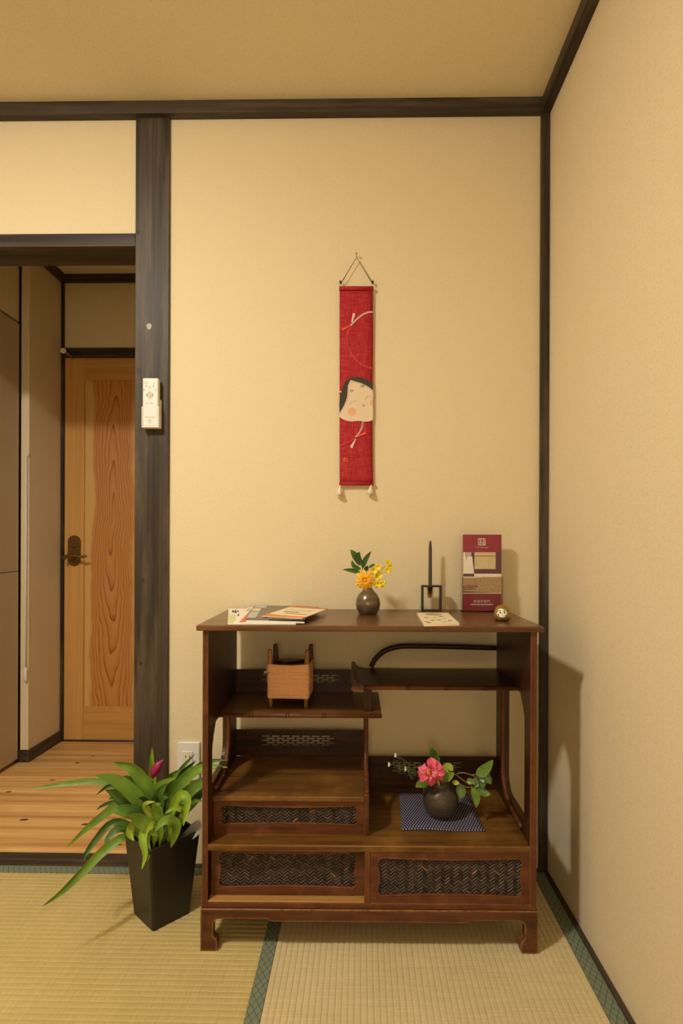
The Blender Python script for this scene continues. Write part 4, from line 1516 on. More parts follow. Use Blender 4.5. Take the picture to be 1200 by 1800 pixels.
# ---- brochures in an acrylic stand
bb = TZ(847.5, 1075.5, ZT)
bs = (T(860, 1040, bb.y).x - T(840, 1040, bb.y).x) / 20.0
brot = 0.03
ac = tthing('brochure_holder', 'clear acrylic leaflet holder near the right end of the stand top', 'brochure holder', bb, brot)
aw = 36.0 * bs
tilt = 0.10
bm = bmesh.new()
box(bm, -aw, aw, 0.000, 0.0018, 0.002, 62 * bs)
box(bm, -aw, -aw + 0.0018, 0.0018, 0.022, 0.002, 62 * bs)
box(bm, aw - 0.0018, aw, 0.0018, 0.022, 0.002, 62 * bs)
box(bm, -aw, aw, 0.0202, 0.022, 0.002, 134 * bs)
box(bm, -aw, aw, 0.000, 0.045, 0.0, 0.002)
obj('body', bm, 'acrylic', ac)
bw = 34.0 * bs
for q in range(3):
    yy = 0.0035 + 0.0042 * q
    br = thing('brochure', ['wine red brochure with a white seal over tsumugi and a photo of a room', 'wine red brochure right behind the front one in the acrylic holder', 'rearmost wine red brochure in the acrylic holder'][q], 'brochure', TM @ (bb + Vector((0, yy, 0.0022))), ROT + brot)
    bh = (1075.5 - 939.5) * bs - 0.0022 - 0.001 * q
    obj('sheet', bx(-bw + 0.0004 * q, bw - 0.0004 * q, 0.0, 0.0030, 0.0, bh), 'brochure_wine' if q else 'brochure_wine', br)
    if q:
        continue
    kx, kz = 1.0 / 9.475, 1.0 / 9.475

    def Bp(x, y):       # 9.475x view with corner (790, 920)
        return ((790 + x * kx - 848.5) * bs, (1075.5 - (920 + y * kz)) * bs - 0.0022)

    def rect(name, x0, y0, x1, y1, mat, yy_=-0.0003, quad=None):
        bm = bmesh.new()
        pts = [Bp(*p) for p in (quad or ((x0, y0), (x1, y0), (x1, y1), (x0, y1)))]
        flat_poly(bm, [(max(-bw, min(bw, a)), yy_, c) for a, c in pts])
        return obj(name, bm, mat, br)
    rect('printed_photo', 225, 478, 875, 1160, 'brochure_plum')
    rect('printed_photo', 225, 480, 285, 840, 'brochure_white', -0.0004)
    rect('printed_photo', 270, 480, 370, 555, 'print_grey', -0.0004)
    rect('printed_lamp', 0, 0, 0, 0, 'brochure_white', -0.0005, ((300, 550), (385, 550), (418, 838), (240, 838)))
    rect('printed_shoji', 425, 480, 780, 760, 'brochure_shoji', -0.0004)
    for q2 in range(15):
        rect('printed_slat', 446 + q2 * 23.5, 480, 451 + q2 * 23.5, 760, 'print_brown', -0.0005)
    rect('printed_slat', 425, 536, 780, 548, 'print_brown', -0.0005)
    rect('printed_floor', 0, 0, 0, 0, 'brochure_white', -0.0004, ((225, 838), (875, 838), (875, 905), (225, 920)))
    rect('printed_floor', 0, 0, 0, 0, 'brochure_stone', -0.0005, ((225, 930), (560, 900), (875, 890), (875, 1160), (225, 1130)))
    rect('printed_floor', 0, 0, 0, 0, 'brochure_stone_dark', -0.0006, ((225, 1040), (330, 1020), (470, 1030), (480, 1060), (400, 1085), (460, 1110), (225, 1115)))
    rect('printed_table', 235, 838, 420, 885, 'brochure_plum', -0.0006)
    rect('printed_line', 225, 1155, 875, 1178, 'brochure_white', -0.0006)
    rect('printed_band', 225, 1172, 875, 1460, 'brochure_wine', -0.0007)
    # seal: square of white strokes
    for r4 in ((483, 248, 606, 258), (483, 354, 606, 364), (483, 248, 493, 364), (596, 248, 606, 364), (505, 270, 545, 277), (505, 290, 540, 297), (520, 265, 527, 345), (503, 310, 545, 316), (555, 275, 590, 282), (570, 262, 577, 290), (555, 300, 592, 306), (555, 300, 561, 345), (586, 300, 592, 345), (570, 300, 576, 345), (555, 340, 592, 346), (505, 325, 512, 345), (535, 325, 541, 345)):
        rect('printed_seal', *r4, 'brochure_white', -0.0004)
    x, z = Bp(545, 405)
    lettering('t s u m u g i', x, z, 0.0060, 'brochure_white', br, None, -0.0004, 0.0400)
    x, z = Bp(545, 1318)
    lettering('東福寺南門', x, z, 0.0090, 'brochure_white', br, None, -0.0010, 0.0500)
    for q2 in range(22):
        rect('printed_small_line', 362 + q2 * 17, 1342, 374 + q2 * 17, 1362 + (6 if q2 % 5 == 2 else 0), 'brochure_white', -0.0010)

# ---- gold daruma figure
db = TZ(882, 1091, ZT)
ds = (T(890, 1080, db.y).x - T(870, 1080, db.y).x) / 20.0
dr = tthing('daruma_figure', 'little round gold tumbler doll with a white face beside the brochures', 'figurine', db, -0.1)
prof = [(0, 0), (9, 0), (13, 2), (15, 7), (14.6, 11), (13.2, 17), (10.6, 23), (7, 26.5), (3, 28), (0, 28.2)]
bm = lathe_bm([(r_ * ds, z_ * ds) for r_, z_ in prof], 32)
obj('body', bm, 'gold', dr, True)


def on_doll(x, z, lift=0.0):
    """point of the front of the doll, x and z in its pixels"""
    rr = 0
    for (ra, za), (rb, zb_) in zip(prof, prof[1:]):
        if za <= z <= zb_:
            rr = ra + (rb - ra) * (z - za) / max(1e-6, zb_ - za)
    rr *= 0.985
    y_ = -math.sqrt(max(0.0, rr * rr - x * x))
    return Vector((x * ds, y_ * ds - 0.0006 - lift, z * ds))


def doll_patch(name, cx_, cz_, rx, rz, mat, lift, n=18):
    bm = bmesh.new()
    rings = [[bm.verts.new(on_doll(cx_, cz_, lift))]]
    for r_ in (0.35, 0.7, 1.0):
        rings.append([bm.verts.new(on_doll(cx_ + rx * r_ * math.cos(a), cz_ + rz * r_ * math.sin(a), lift)) for a in (2 * math.pi * i / n for i in range(n))])
    for i in range(n):
        bm.faces.new((rings[0][0], rings[1][i], rings[1][(i + 1) % n]))
        for a, b in ((rings[1], rings[2]), (rings[2], rings[3])):
            bm.faces.new((a[i], b[i], b[(i + 1) % n], a[(i + 1) % n]))
    bmesh.ops.recalc_face_normals(bm, faces=bm.faces)
    return obj(name, bm, mat, dr, True)


doll_patch('face', -2.5, 14.8, 9.2, 7.2, 'daruma_white', 0.0)
for ex in (-4.8, 2.2):
    doll_patch('eye', ex, 15.8, 1.4, 1.5, 'ink_black', 0.0006, 10)
for x_, z_, a_, b_2 in ((-5.5, 19.0, 2.0, 0.7), (2.0, 19.2, 2.0, 0.7), (-8.3, 11.5, 0.9, 2.0), (4.0, 11.0, 1.6, 0.8), (-2.0, 11.5, 0.9, 0.4)):
    doll_patch('painted_mark', x_, z_, a_, b_2, 'ink_black', 0.0006, 10)

# ---- papers


def sheet(name, label, cat, quad, z, thick, mat, group=None, decals=()):
    """quad of pixels (far left, far right, near right, near left) on the level z"""
    P4 = [TZ(px, py, z) for px, py in quad]
    base = sum((p for p in P4), Vector()) / 4
    base.z = z - thick
    o = thing(name, label, cat, TM @ base, ROT, group)
    bm = bmesh.new()
    prism(bm, [((p - base).x, (p - base).y) for p in reversed(P4)], (), 0.0, thick, 'xy')
    obj('pages', bm, mat, o)

    def at(u, v):
        a = P4[0].lerp(P4[1], u)
        b = P4[3].lerp(P4[2], u)
        p = a.lerp(b, v) - base
        return (p.x, p.y, thick + 0.0004)
    for nm, m_, poly in decals:
        bm = bmesh.new()
        flat_poly(bm, [at(u, v) for u, v in poly])
        for f in bm.faces:
            f.normal_update()
            if f.normal.z < 0:
                f.normal_flip()
        obj(nm, bm, m_, o)
    return o


def rq(u0, v0, u1, v1):
    return ((u0, v0), (u1, v0), (u1, v1), (u0, v1))


GP = 'leaflets on the left of the stand top'
sheet('leaflet', 'white leaflet with green wash and brush writing, leftmost under the pile', 'leaflet', ((401.5, 1070), (480, 1069), (520, 1097), (400, 1097)), ZT + 0.002, 0.0015, 'paper_white', GP,
      [('printed_wash', 'paper_green', rq(0.01, 0.45, 0.13, 0.95)), ('printed_mark', 'ink_black', rq(0.08, 0.14, 0.11, 0.30)), ('printed_mark', 'ink_black', rq(0.13, 0.12, 0.16, 0.34)), ('printed_mark', 'ink_black', rq(0.18, 0.16, 0.21, 0.26)),
       ('printed_mark', 'ink_black', rq(0.17, 0.42, 0.20, 0.52)), ('printed_mark', 'ink_black', rq(0.24, 0.60, 0.28, 0.66)), ('printed_mark', 'ink_black', rq(0.30, 0.52, 0.34, 0.60)), ('printed_mark', 'ink_black', rq(0.07, 0.22, 0.17, 0.25))])
sheet('leaflet', 'white leaflet with a red slanting stripe, second from the left in the pile', 'leaflet', ((436, 1067.5), (510, 1066.5), (535, 1094), (410, 1094)), ZT + 0.005, 0.0025, 'paper_white', GP,
      [('printed_stripe', 'paper_red', ((0.135, 0.0), (0.20, 0.0), (0.14, 1.0), (0.08, 1.0))), ('printed_mark', 'paper_pale_grey', rq(0.03, 0.10, 0.10, 0.30)), ('printed_stripe', 'paper_orange', ((0.20, 0.0), (0.225, 0.0), (0.165, 1.0), (0.14, 1.0)))])
sheet('leaflet', 'dark grey brochure with pale photo blocks, in the middle of the pile', 'leaflet', ((448, 1064), (528, 1065), (531, 1088), (431, 1086.5)), ZT + 0.010, 0.004, 'paper_grey', GP,
      [('printed_photo', 'paper_pale_grey', rq(0.02, 0.02, 0.27, 0.24)), ('printed_photo', 'paper_green', rq(0.02, 0.28, 0.18, 0.50)), ('printed_photo', 'paper_pale_grey', rq(0.02, 0.54, 0.18, 0.98))])
sheet('leaflet', 'thin brown grey brochure lying under the orange flyer', 'leaflet', ((500, 1064.5), (560, 1067), (535, 1088), (470, 1086)), ZT + 0.0125, 0.002, 'paper_grey', GP)
sheet('leaflet', 'cream flyer with orange ends, on top of the pile', 'leaflet', ((513, 1065.5), (576, 1070), (531, 1086.5), (460, 1082.5)), ZT + 0.015, 0.002, 'paper_cream', GP,
      [('printed_band', 'paper_orange', rq(0.0, 0.0, 1.0, 0.10)), ('printed_band', 'paper_orange', ((0.0, 0.80), (0.4, 0.86), (1.0, 0.90), (1.0, 1.0), (0.0, 1.0))), ('printed_text', 'paper_green', rq(0.15, 0.28, 0.80, 0.40)), ('printed_text', 'print_brown', rq(0.2, 0.52, 0.6, 0.57)), ('printed_text', 'paper_orange', rq(0.35, 0.66, 0.9, 0.71))])
sheet('postcard_stack', 'small stack of cream cards printed with fish, in front of the candle holder', 'cards', ((732.5, 1077), (787, 1077), (807, 1095.5), (745, 1097)), ZT + 0.006, 0.006, 'paper_cream', None,
      [('printed_oval', 'paper_olive', [(0.48 + 0.27 * math.cos(a), 0.17 + 0.10 * math.sin(a)) for a in (k_ * math.pi / 8 for k_ in range(16))])] +
      [('printed_fish', 'print_brown', ((u - 0.09, v), (u, v - 0.035), (u + 0.09, v - 0.01), (u, v + 0.03))) for u, v in ((0.2, 0.48), (0.66, 0.38), (0.30, 0.72), (0.52, 0.70), (0.80, 0.78), (0.16, 0.90))] +
      [('printed_fish', 'paper_olive', ((u - 0.08, v), (u, v - 0.03), (u + 0.08, v), (u, v + 0.03))) for u, v in ((0.45, 0.50), (0.72, 0.56), (0.10, 0.82), (0.62, 0.86))])

# ---- yarn wound on a wooden frame, on the left shelf
yb_ = TZ(509, 1243, ZLS)
ys_ = (T(520, 1200, yb_.y).x - T(500, 1200, yb_.y).x) / 20.0
ra = -0.05
yw = tthing('yarn_frame', 'square wooden winding frame wrapped with orange yarn on the left shelf', 'yarn frame', yb_ + Vector((-0.002, 0.042, 0)), ra)
HW, HD, HH = 0.0500, 0.042, 0.160
for sx in (-1, 1):
    for sy in (-1, 1):
        bm = bmesh.new()
        rk = [0.0050, 0.0066, 0.0072, 0.0060, 0.0042] if sy < 0 else [0.0050, 0.0066, 0.0090, 0.0062, 0.0050]
        q = [(sx * (HW - 0.001), sy * HD, 0.0), (sx * HW, sy * HD, 0.03), (sx * (HW + 0.001), sy * HD, 0.11), (sx * (HW + 0.002), sy * HD, HH - 0.004), (sx * (HW + 0.002), sy * HD, HH)]
        tube(bm, q, rk, 8)
        obj('post', bm, 'itowaku_wood' if sy < 0 else 'itowaku_dark', yw, True)
for sy in (-1, 1):
    for zz in (0.030, 0.112):
        obj('rail', bx(-HW, HW, sy * HD - 0.003, sy * HD + 0.003, zz - 0.006, zz + 0.006, 0.001, 1), 'itowaku_wood', yw)
for zz, sg in ((0.114, 1), (0.108, -1), (0.034, 1), (0.028, -1)):
    bm = bmesh.new()
    tube(bm, [(-HW, -HD * sg, zz), (HW, HD * sg, zz)], 0.0048, 6)
    obj('cross_bar', bm, 'tana_X', yw, True)
bm = bmesh.new()
for sx, sy, ex, ey in ((0, -1, HW, 0.0012), (0, 1, HW, 0.0012), (-1, 0, 0.0012, HD), (1, 0, 0.0012, HD)):
    box(bm, sx * (HW + 0.0055) - ex, sx * (HW + 0.0055) + ex, sy * (HD + 0.0055) - ey, sy * (HD + 0.0055) + ey, 0.028, 0.117)
random.seed(5)
n_loops = 46
for layer in range(2):
    for i in range(n_loops):
        zz = 0.027 + (0.119 - 0.027) * (i + 0.5 * layer) / n_loops
        hx, hy = HW + 0.0068 + 0.0009 * layer + random.uniform(-0.0004, 0.0005), HD + 0.0068 + 0.0009 * layer + random.uniform(-0.0004, 0.0005)
        corner = []
        for (sx, sy) in ((1, 1), (-1, 1), (-1, -1), (1, -1)):
            corner.append((sx, sy))
        pts = []
        rr = 0.006
        dz = random.uniform(-0.0012, 0.0012)
        for j, (sx, sy) in enumerate(corner):
            a0 = {0: 0, 1: math.pi / 2, 2: math.pi, 3: 1.5 * math.pi}[j]
            for kk in range(4):
                a = a0 + kk / 3 * math.pi / 2
                pts.append((sx * (hx - rr) + rr * math.cos(a), sy * (hy - rr) + rr * math.sin(a), zz + dz * math.sin(a * 1.0) + random.uniform(-0.0003, 0.0003)))
            # sag of the strands between posts
            nx, ny = corner[(j + 1) % 4]
            mxp = ((sx + nx) / 2 * hx * (0.985 if sx == nx else 1.0), (sy + ny) / 2 * hy * (0.985 if sy == ny else 1.0))
            pts.append((mxp[0], mxp[1], zz + random.uniform(-0.0012, 0.0008) - (0.003 if i > n_loops - 4 else 0)))
        tube(bm, pts, 0.00115, 4, closed=True)
yo = obj('yarn', bm, 'yarn', yw, True)
yo['kind'] = 'stuff'
bm = bmesh.new()
tube(bm, smooth_path([(-HW - 0.004, -HD - 0.004, 0.118), (-HW - 0.010, -HD - 0.006, 0.108), (-HW - 0.008, -HD - 0.006, 0.098), (-HW - 0.016, -HD - 0.006, 0.094), (-HW - 0.014, -HD - 0.006, 0.100), (-HW - 0.007, -HD - 0.006, 0.098)], 18), 0.0009, 6)
obj('loose_end', bm, 'yarn_pale', yw, True)

# ---- indigo cloth, stoneware vase, camellia, daisies
cp = [TZ(px, py, ZS) for px, py in ((700.5, 1393), (821, 1396), (853, 1462.5), (706.5, 1459.5))]
cbase = sum(cp, Vector()) / 4
mt = tthing('indigo_cloth', 'folded indigo cloth with pale woven dashes under the stoneware vase', 'cloth', Vector((cbase.x, cbase.y, ZS)))
bm = bmesh.new()
uvl = bm.loops.layers.uv.new('UVMap')
nn_ = 16
grid = []
for j in range(nn_ + 1):
    row = []
    for i in range(nn_ + 1):
        u, v = i / nn_, j / nn_
        p = cp[0].lerp(cp[1], u).lerp(cp[3].lerp(cp[2], u), v) - cbase
        e = min(u, v, 1 - u, 1 - v)
        h_ = 0.0045 + 0.0022 * math.sin(u * 7 + v * 3) * math.sin(v * 6) - 0.003 * max(0, 1 - e / 0.06)
        wob = 0.0018 * math.sin(u * 9 + v * 5)
        row.append((bm.verts.new((p.x + wob * 0.5, p.y + wob, max(0.0015, h_))), (u, v)))
    grid.append(row)
for j in range(nn_):
    for i in range(nn_):
        q = (grid[j][i], grid[j + 1][i], grid[j + 1][i + 1], grid[j][i + 1])
        f = bm.faces.new([a for a, _ in q])
        for lp_, (_, uv_) in zip(f.loops, q):
            lp_[uvl].uv = uv_
edge_loop = [e for e in bm.edges if e.is_boundary]
r_ = bmesh.ops.extrude_edge_only(bm, edges=edge_loop)
for v in [g for g in r_['geom'] if isinstance(g, bmesh.types.BMVert)]:
    v.co.z = 0.0003
obj('cloth', bm, 'indigo_cloth', mt, True)

sv = TZ(774, 1433, ZS + 0.006)
ss = (T(790, 1400, sv.y).x - T(760, 1400, sv.y).x) / 30.0
vz = tthing('stoneware_vase', 'round dark stoneware vase on the indigo cloth', 'vase', sv)
prof = [(0, 0), (15, 0), (21, 3), (27, 11), (30.6, 22), (31, 30), (29, 39), (25, 46), (19, 52), (16.5, 55), (16, 59), (17, 61), (15, 61), (14, 57), (0, 50)]
fine = []
for (ra_, za_), (rb_, zb_) in zip(prof, prof[1:]):
    fine.append((ra_, za_))
pf = [(p.x, p.y) for p in smooth_path([(r_, z_, 0) for r_, z_ in prof], 60)]
pf = [(max(0.0, r_ + (-0.7 if 19.5 < z_ < 21 and r_ > 20 else 0)), z_) for r_, z_ in pf]
obj('body', lathe_bm([(r_ * ss, z_ * ss) for r_, z_ in pf], 48), 'glaze_stoneware', vz, True)
for s_ in (-1, 1):
    bm = bmesh.new()
    tube(bm, smooth_path([(s_ * 19 * ss, 0, 55 * ss), (s_ * 25 * ss, 0, 57 * ss), (s_ * 29 * ss, 0, 52 * ss), (s_ * 29 * ss, 0, 43 * ss), (s_ * 27.5 * ss, 0, 38 * ss)], 10), 0.0032, 8)
    obj('lug', bm, 'glaze_stoneware', vz, True)


def V2(px, py, dy=0.0):
    return T(px, py, sv.y + dy) - sv


def k6(x, y):      # 6x view, corner (670, 1300)
    return 670 + x / 6.0, 1300 + y / 6.0


mo = Vector((0, 0, 58 * ss))
cm = tthing('camellia', 'pink camellia bloom with green leaves in the stoneware vase', 'flower', sv)
fc = V2(*k6(525, 345), -0.035)
bm = bmesh.new()
tube(bm, smooth_path([(0, 0, 30 * ss), mo, V2(*k6(600, 440), -0.015), fc + Vector((0.004, 0.012, -0.004))], 10), 0.0022, 6)
obj('stem', bm, 'twig', cm, True)
random.seed(17)
pet = [((525, 340), (527, 262), (522, 188), 88), ((515, 345), (450, 318), (428, 275), 82), ((520, 350), (455, 372), (402, 400), 100), ((530, 350), (528, 425), (545, 482), 66), ((540, 345), (600, 330), (662, 322), 95),
       ((540, 350), (590, 378), (592, 425), 84), ((540, 330), (582, 285), (622, 252), 84), ((530, 345), (495, 390), (462, 438), 84), ((545, 340), (625, 350), (655, 370), 70), ((535, 335), (560, 280), (575, 262), 62),
       ((530, 345), (560, 372), (572, 402), 56), ((512, 340), (478, 325), (462, 300), 58), ((520, 352), (505, 372), (512, 410), 54), ((540, 342), (572, 332), (600, 318), 56)]
for i, (a, b, c, w) in enumerate(pet):
    inner = i > 8
    y0_ = -0.037 if not inner else -0.041
    q = [V2(*k6(*a), y0_), V2(*k6(*b), y0_ - 0.009 - 0.003 * (i % 3)), V2(*k6(*c), y0_ - 0.004 + 0.007 * (i % 2))]
    obj('petal', leaf_bm(q, w / 6.0 * ss * 1.1, camloc(sv), fold=random.uniform(0.25, 0.6), n=10, twist=random.uniform(-0.7, 0.7), wprofile=lambda t_: (0.3 + 0.7 * min(1, t_ * 1.7)) * (1.0 if t_ < 0.75 else max(0.05, 1 - ((t_ - 0.75) / 0.25) ** 2.2))), 'petal_rose' if i % 3 == 1 else 'petal_pink', cm, True)
bm = bmesh.new()
for q in range(16):
    c = V2(*k6(500 + random.uniform(-14, 14), 330 + random.uniform(-30, 30)), -0.056)
    tube(bm, [fc + Vector((-0.002, -0.004, 0)), c, c + Vector((0, -0.003, 0.001))], [0.0006, 0.0008, 0.0014], 5)
obj('stamens', bm, 'petal_yellow', cm, True)
for pts, w, m_, dy in (([(560, 240), (550, 160), (518, 85)], 85, 'leaf_glossy', 0.0), ([(580, 250), (600, 220), (590, 150)], 40, 'leaf_glossy_light', 0.0), ([(640, 330), (710, 290), (755, 330)], 85, 'leaf_yellow', -0.02), ([(640, 400), (700, 390), (770, 350)], 95, 'leaf_glossy_light', -0.03),
                       ([(500, 470), (430, 460), (358, 500)], 95, 'leaf_glossy_light', -0.02), ([(585, 430), (605, 460), (610, 490)], 26, 'leaf_yellow', -0.03)):
    q = [V2(*k6(*p), dy - 0.004 * i) for i, p in enumerate(pts)]
    obj('leaf', leaf_bm(q, w / 6.0 * ss, camloc(sv), fold=0.2, n=10), m_, cm, True)

br_ = tthing('leafy_branch', 'thin bare twig with glossy camellia leaves reaching right from the stoneware vase', 'branch', sv)
bm = bmesh.new()
tube(bm, smooth_path([(0.003, 0, 40 * ss), mo + Vector((0.004, 0, 0)), V2(*k6(780, 370), -0.015), V2(*k6(860, 350), -0.02), V2(*k6(950, 375), -0.02), V2(*k6(1040, 410), -0.02)], 18), 0.0014, 6)
tube(bm, smooth_path([V2(*k6(785, 368), -0.015), V2(*k6(850, 420), -0.025), V2(*k6(905, 460), -0.03), V2(*k6(965, 500), -0.03)], 12), 0.0012, 6)
tube(bm, smooth_path([V2(*k6(740, 440), -0.02), V2(*k6(820, 465), -0.03), V2(*k6(890, 500), -0.03), V2(*k6(960, 505), -0.03)], 12), 0.0012, 6)
tube(bm, smooth_path([V2(*k6(950, 375), -0.02), V2(*k6(990, 365), -0.02), V2(*k6(1040, 350), -0.015)], 8), 0.0011, 6)
obj('twigs', bm, 'twig', br_, True)
for pts, w, m_ in (([(1000, 375), (1090, 320), (1178, 215)], 110, 'leaf_glossy_light'), ([(1020, 400), (1100, 400), (1160, 470)], 110, 'leaf_glossy'), ([(1020, 440), (1060, 470), (1080, 515)], 90, 'leaf_glossy'), ([(1010, 510), (1080, 560), (1150, 575)], 75, 'leaf_glossy_light'),
                   ([(975, 400), (1000, 460), (985, 510)], 65, 'leaf_glossy'), ([(900, 430), (940, 440), (990, 470)], 60, 'leaf_glossy_light'), ([(955, 500), (1000, 600), (1000, 720)], 85, 'leaf_glossy_light'), ([(820, 470), (840, 550), (830, 625)], 100, 'leaf_glossy'),
                   ([(750, 450), (790, 455), (825, 465)], 50, 'leaf_yellow')):
    q = [V2(*k6(*p), -0.028 - 0.006 * i) for i, p in enumerate(pts)]
    obj('leaf', leaf_bm(q, w / 6.0 * ss, camloc(sv), fold=0.2, n=10), m_, br_, True)

dz_ = tthing('white_daisies', 'feathery sprig with three tiny white daisies left of the camellia', 'flower', sv)
bm = bmesh.new()
heads = ((157, 160), (90, 258), (265, 305))
for hx_, hy_ in heads:
    tube(bm, smooth_path([(-0.004, 0, 40 * ss), mo + Vector((-0.005, 0, 0)), V2(*k6(380, 390), -0.01), V2(*k6((hx_ + 380) / 2 + 10, (hy_ + 380) / 2 - 20), -0.015), V2(*k6(hx_ + 8, hy_), -0.02)], 14), 0.0008, 5)
obj('stems', bm, 'leaf_fern', dz_, True)
bm = bmesh.new()
random.seed(3)
for i in range(46):
    a = random.choice(heads)
    t_ = random.uniform(0.15, 0.92)
    x_ = 390 + (a[0] - 390) * t_ + random.uniform(-20, 20)
    y_ = 390 + (a[1] - 390) * t_ + random.uniform(-26, 26)
    p = V2(*k6(x_, y_), random.uniform(-0.03, 0.0))
    d = Vector((random.uniform(-1, 0.2), random.uniform(-0.5, 0.5), random.uniform(-0.6, 0.9))).normalized() * random.uniform(0.008, 0.016)
    tube(bm, [p, p + d * 0.5, p + d], [0.0006, 0.0009, 0.0004], 4)
fo = obj('needle_leaves', bm, 'leaf_fern', dz_, True)
fo['kind'] = 'stuff'
for hx_, hy_ in heads:
    bm = bmesh.new()
    c = V2(*k6(hx_, hy_), -0.02)
    for q in range(11):
        a = 2 * math.pi * q / 11
        d = Vector((0.35 * math.cos(a) - 0.5, -0.3, math.sin(a)))
        pb = leaf_bm([c, c + d * 0.004, c + d * 0.0072], 0.0026, camloc(sv), fold=0.2, n=4)
        me = bpy.data.meshes.new('p')
        pb.to_mesh(me)
        pb.free()
        bm.from_mesh(me)
        bpy.data.meshes.remove(me)
    obj('daisy_head', bm, 'petal_white', dz_, True)

# ================================================================== POTTED PLANT
pc = Vector((-0.538, -0.238, 0.0))
pp = thing('potted_calla', 'tall square black planter of arching green calla leaves beside the stand', 'potted plant', pc)
PROT = 0.045
PH, Q0, Q1 = 0.225, 0.0765, 0.104


def ring4(q, z, r=0.006, n=4):
    """rounded diamond of half diagonal q"""
    out = []
    for c_ in range(4):
        a = c_ * math.pi / 2 - math.pi / 2 + PROT
        ctr = Vector((math.cos(a), math.sin(a), 0)) * (q - r * 1.414)
        for i in range(n + 1):
            b = a - math.pi / 4 + i / n * math.pi / 2
            out.append((ctr.x + r * math.cos(b), ctr.y + r * math.sin(b), z))
    return out


bm = bmesh.new()
loops = [ring4(Q0 - 0.002, 0.0), ring4(Q0, 0.002), ring4(Q1, PH - 0.001), ring4(Q1 - 0.001, PH), ring4(Q1 - 0.006, PH), ring4(Q1 - 0.008, PH - 0.05)]
vr = [[bm.verts.new(p) for p in l] for l in loops]
for a, b in zip(vr, vr[1:]):
    n_ = len(a)
    for i in range(n_):
        bm.faces.new((a[i], a[(i + 1) % n_], b[(i + 1) % n_], b[i]))
bm.faces.new(list(reversed(vr[0])))
obj('pot', bm, 'black_plastic', pp)
bm = bmesh.new()
f = bm.faces.new([bm.verts.new((p[0], p[1], PH - 0.022)) for p in ring4(Q1 - 0.0085, 0)])
obj('soil', bm, 'soil', pp)


def PL(px, py, y):
    return W(px, py, y) - pc


ccl = CAM - pc
SCP = 1.0 / 650.0


def pleaf(pts, w, mat, y0, y1, fold=0.3, twist=0.0, power=0.8, n=16):
    m_ = len(pts) - 1
    q = [PL(px, py, y0 + (y1 - y0) * (i / m_) ** 1.2) for i, (px, py) in enumerate(pts)]
    return obj('leaf', leaf_bm(q, w * SCP, ccl, fold=fold, n=n, power=power, twist=twist), mat, pp, True)


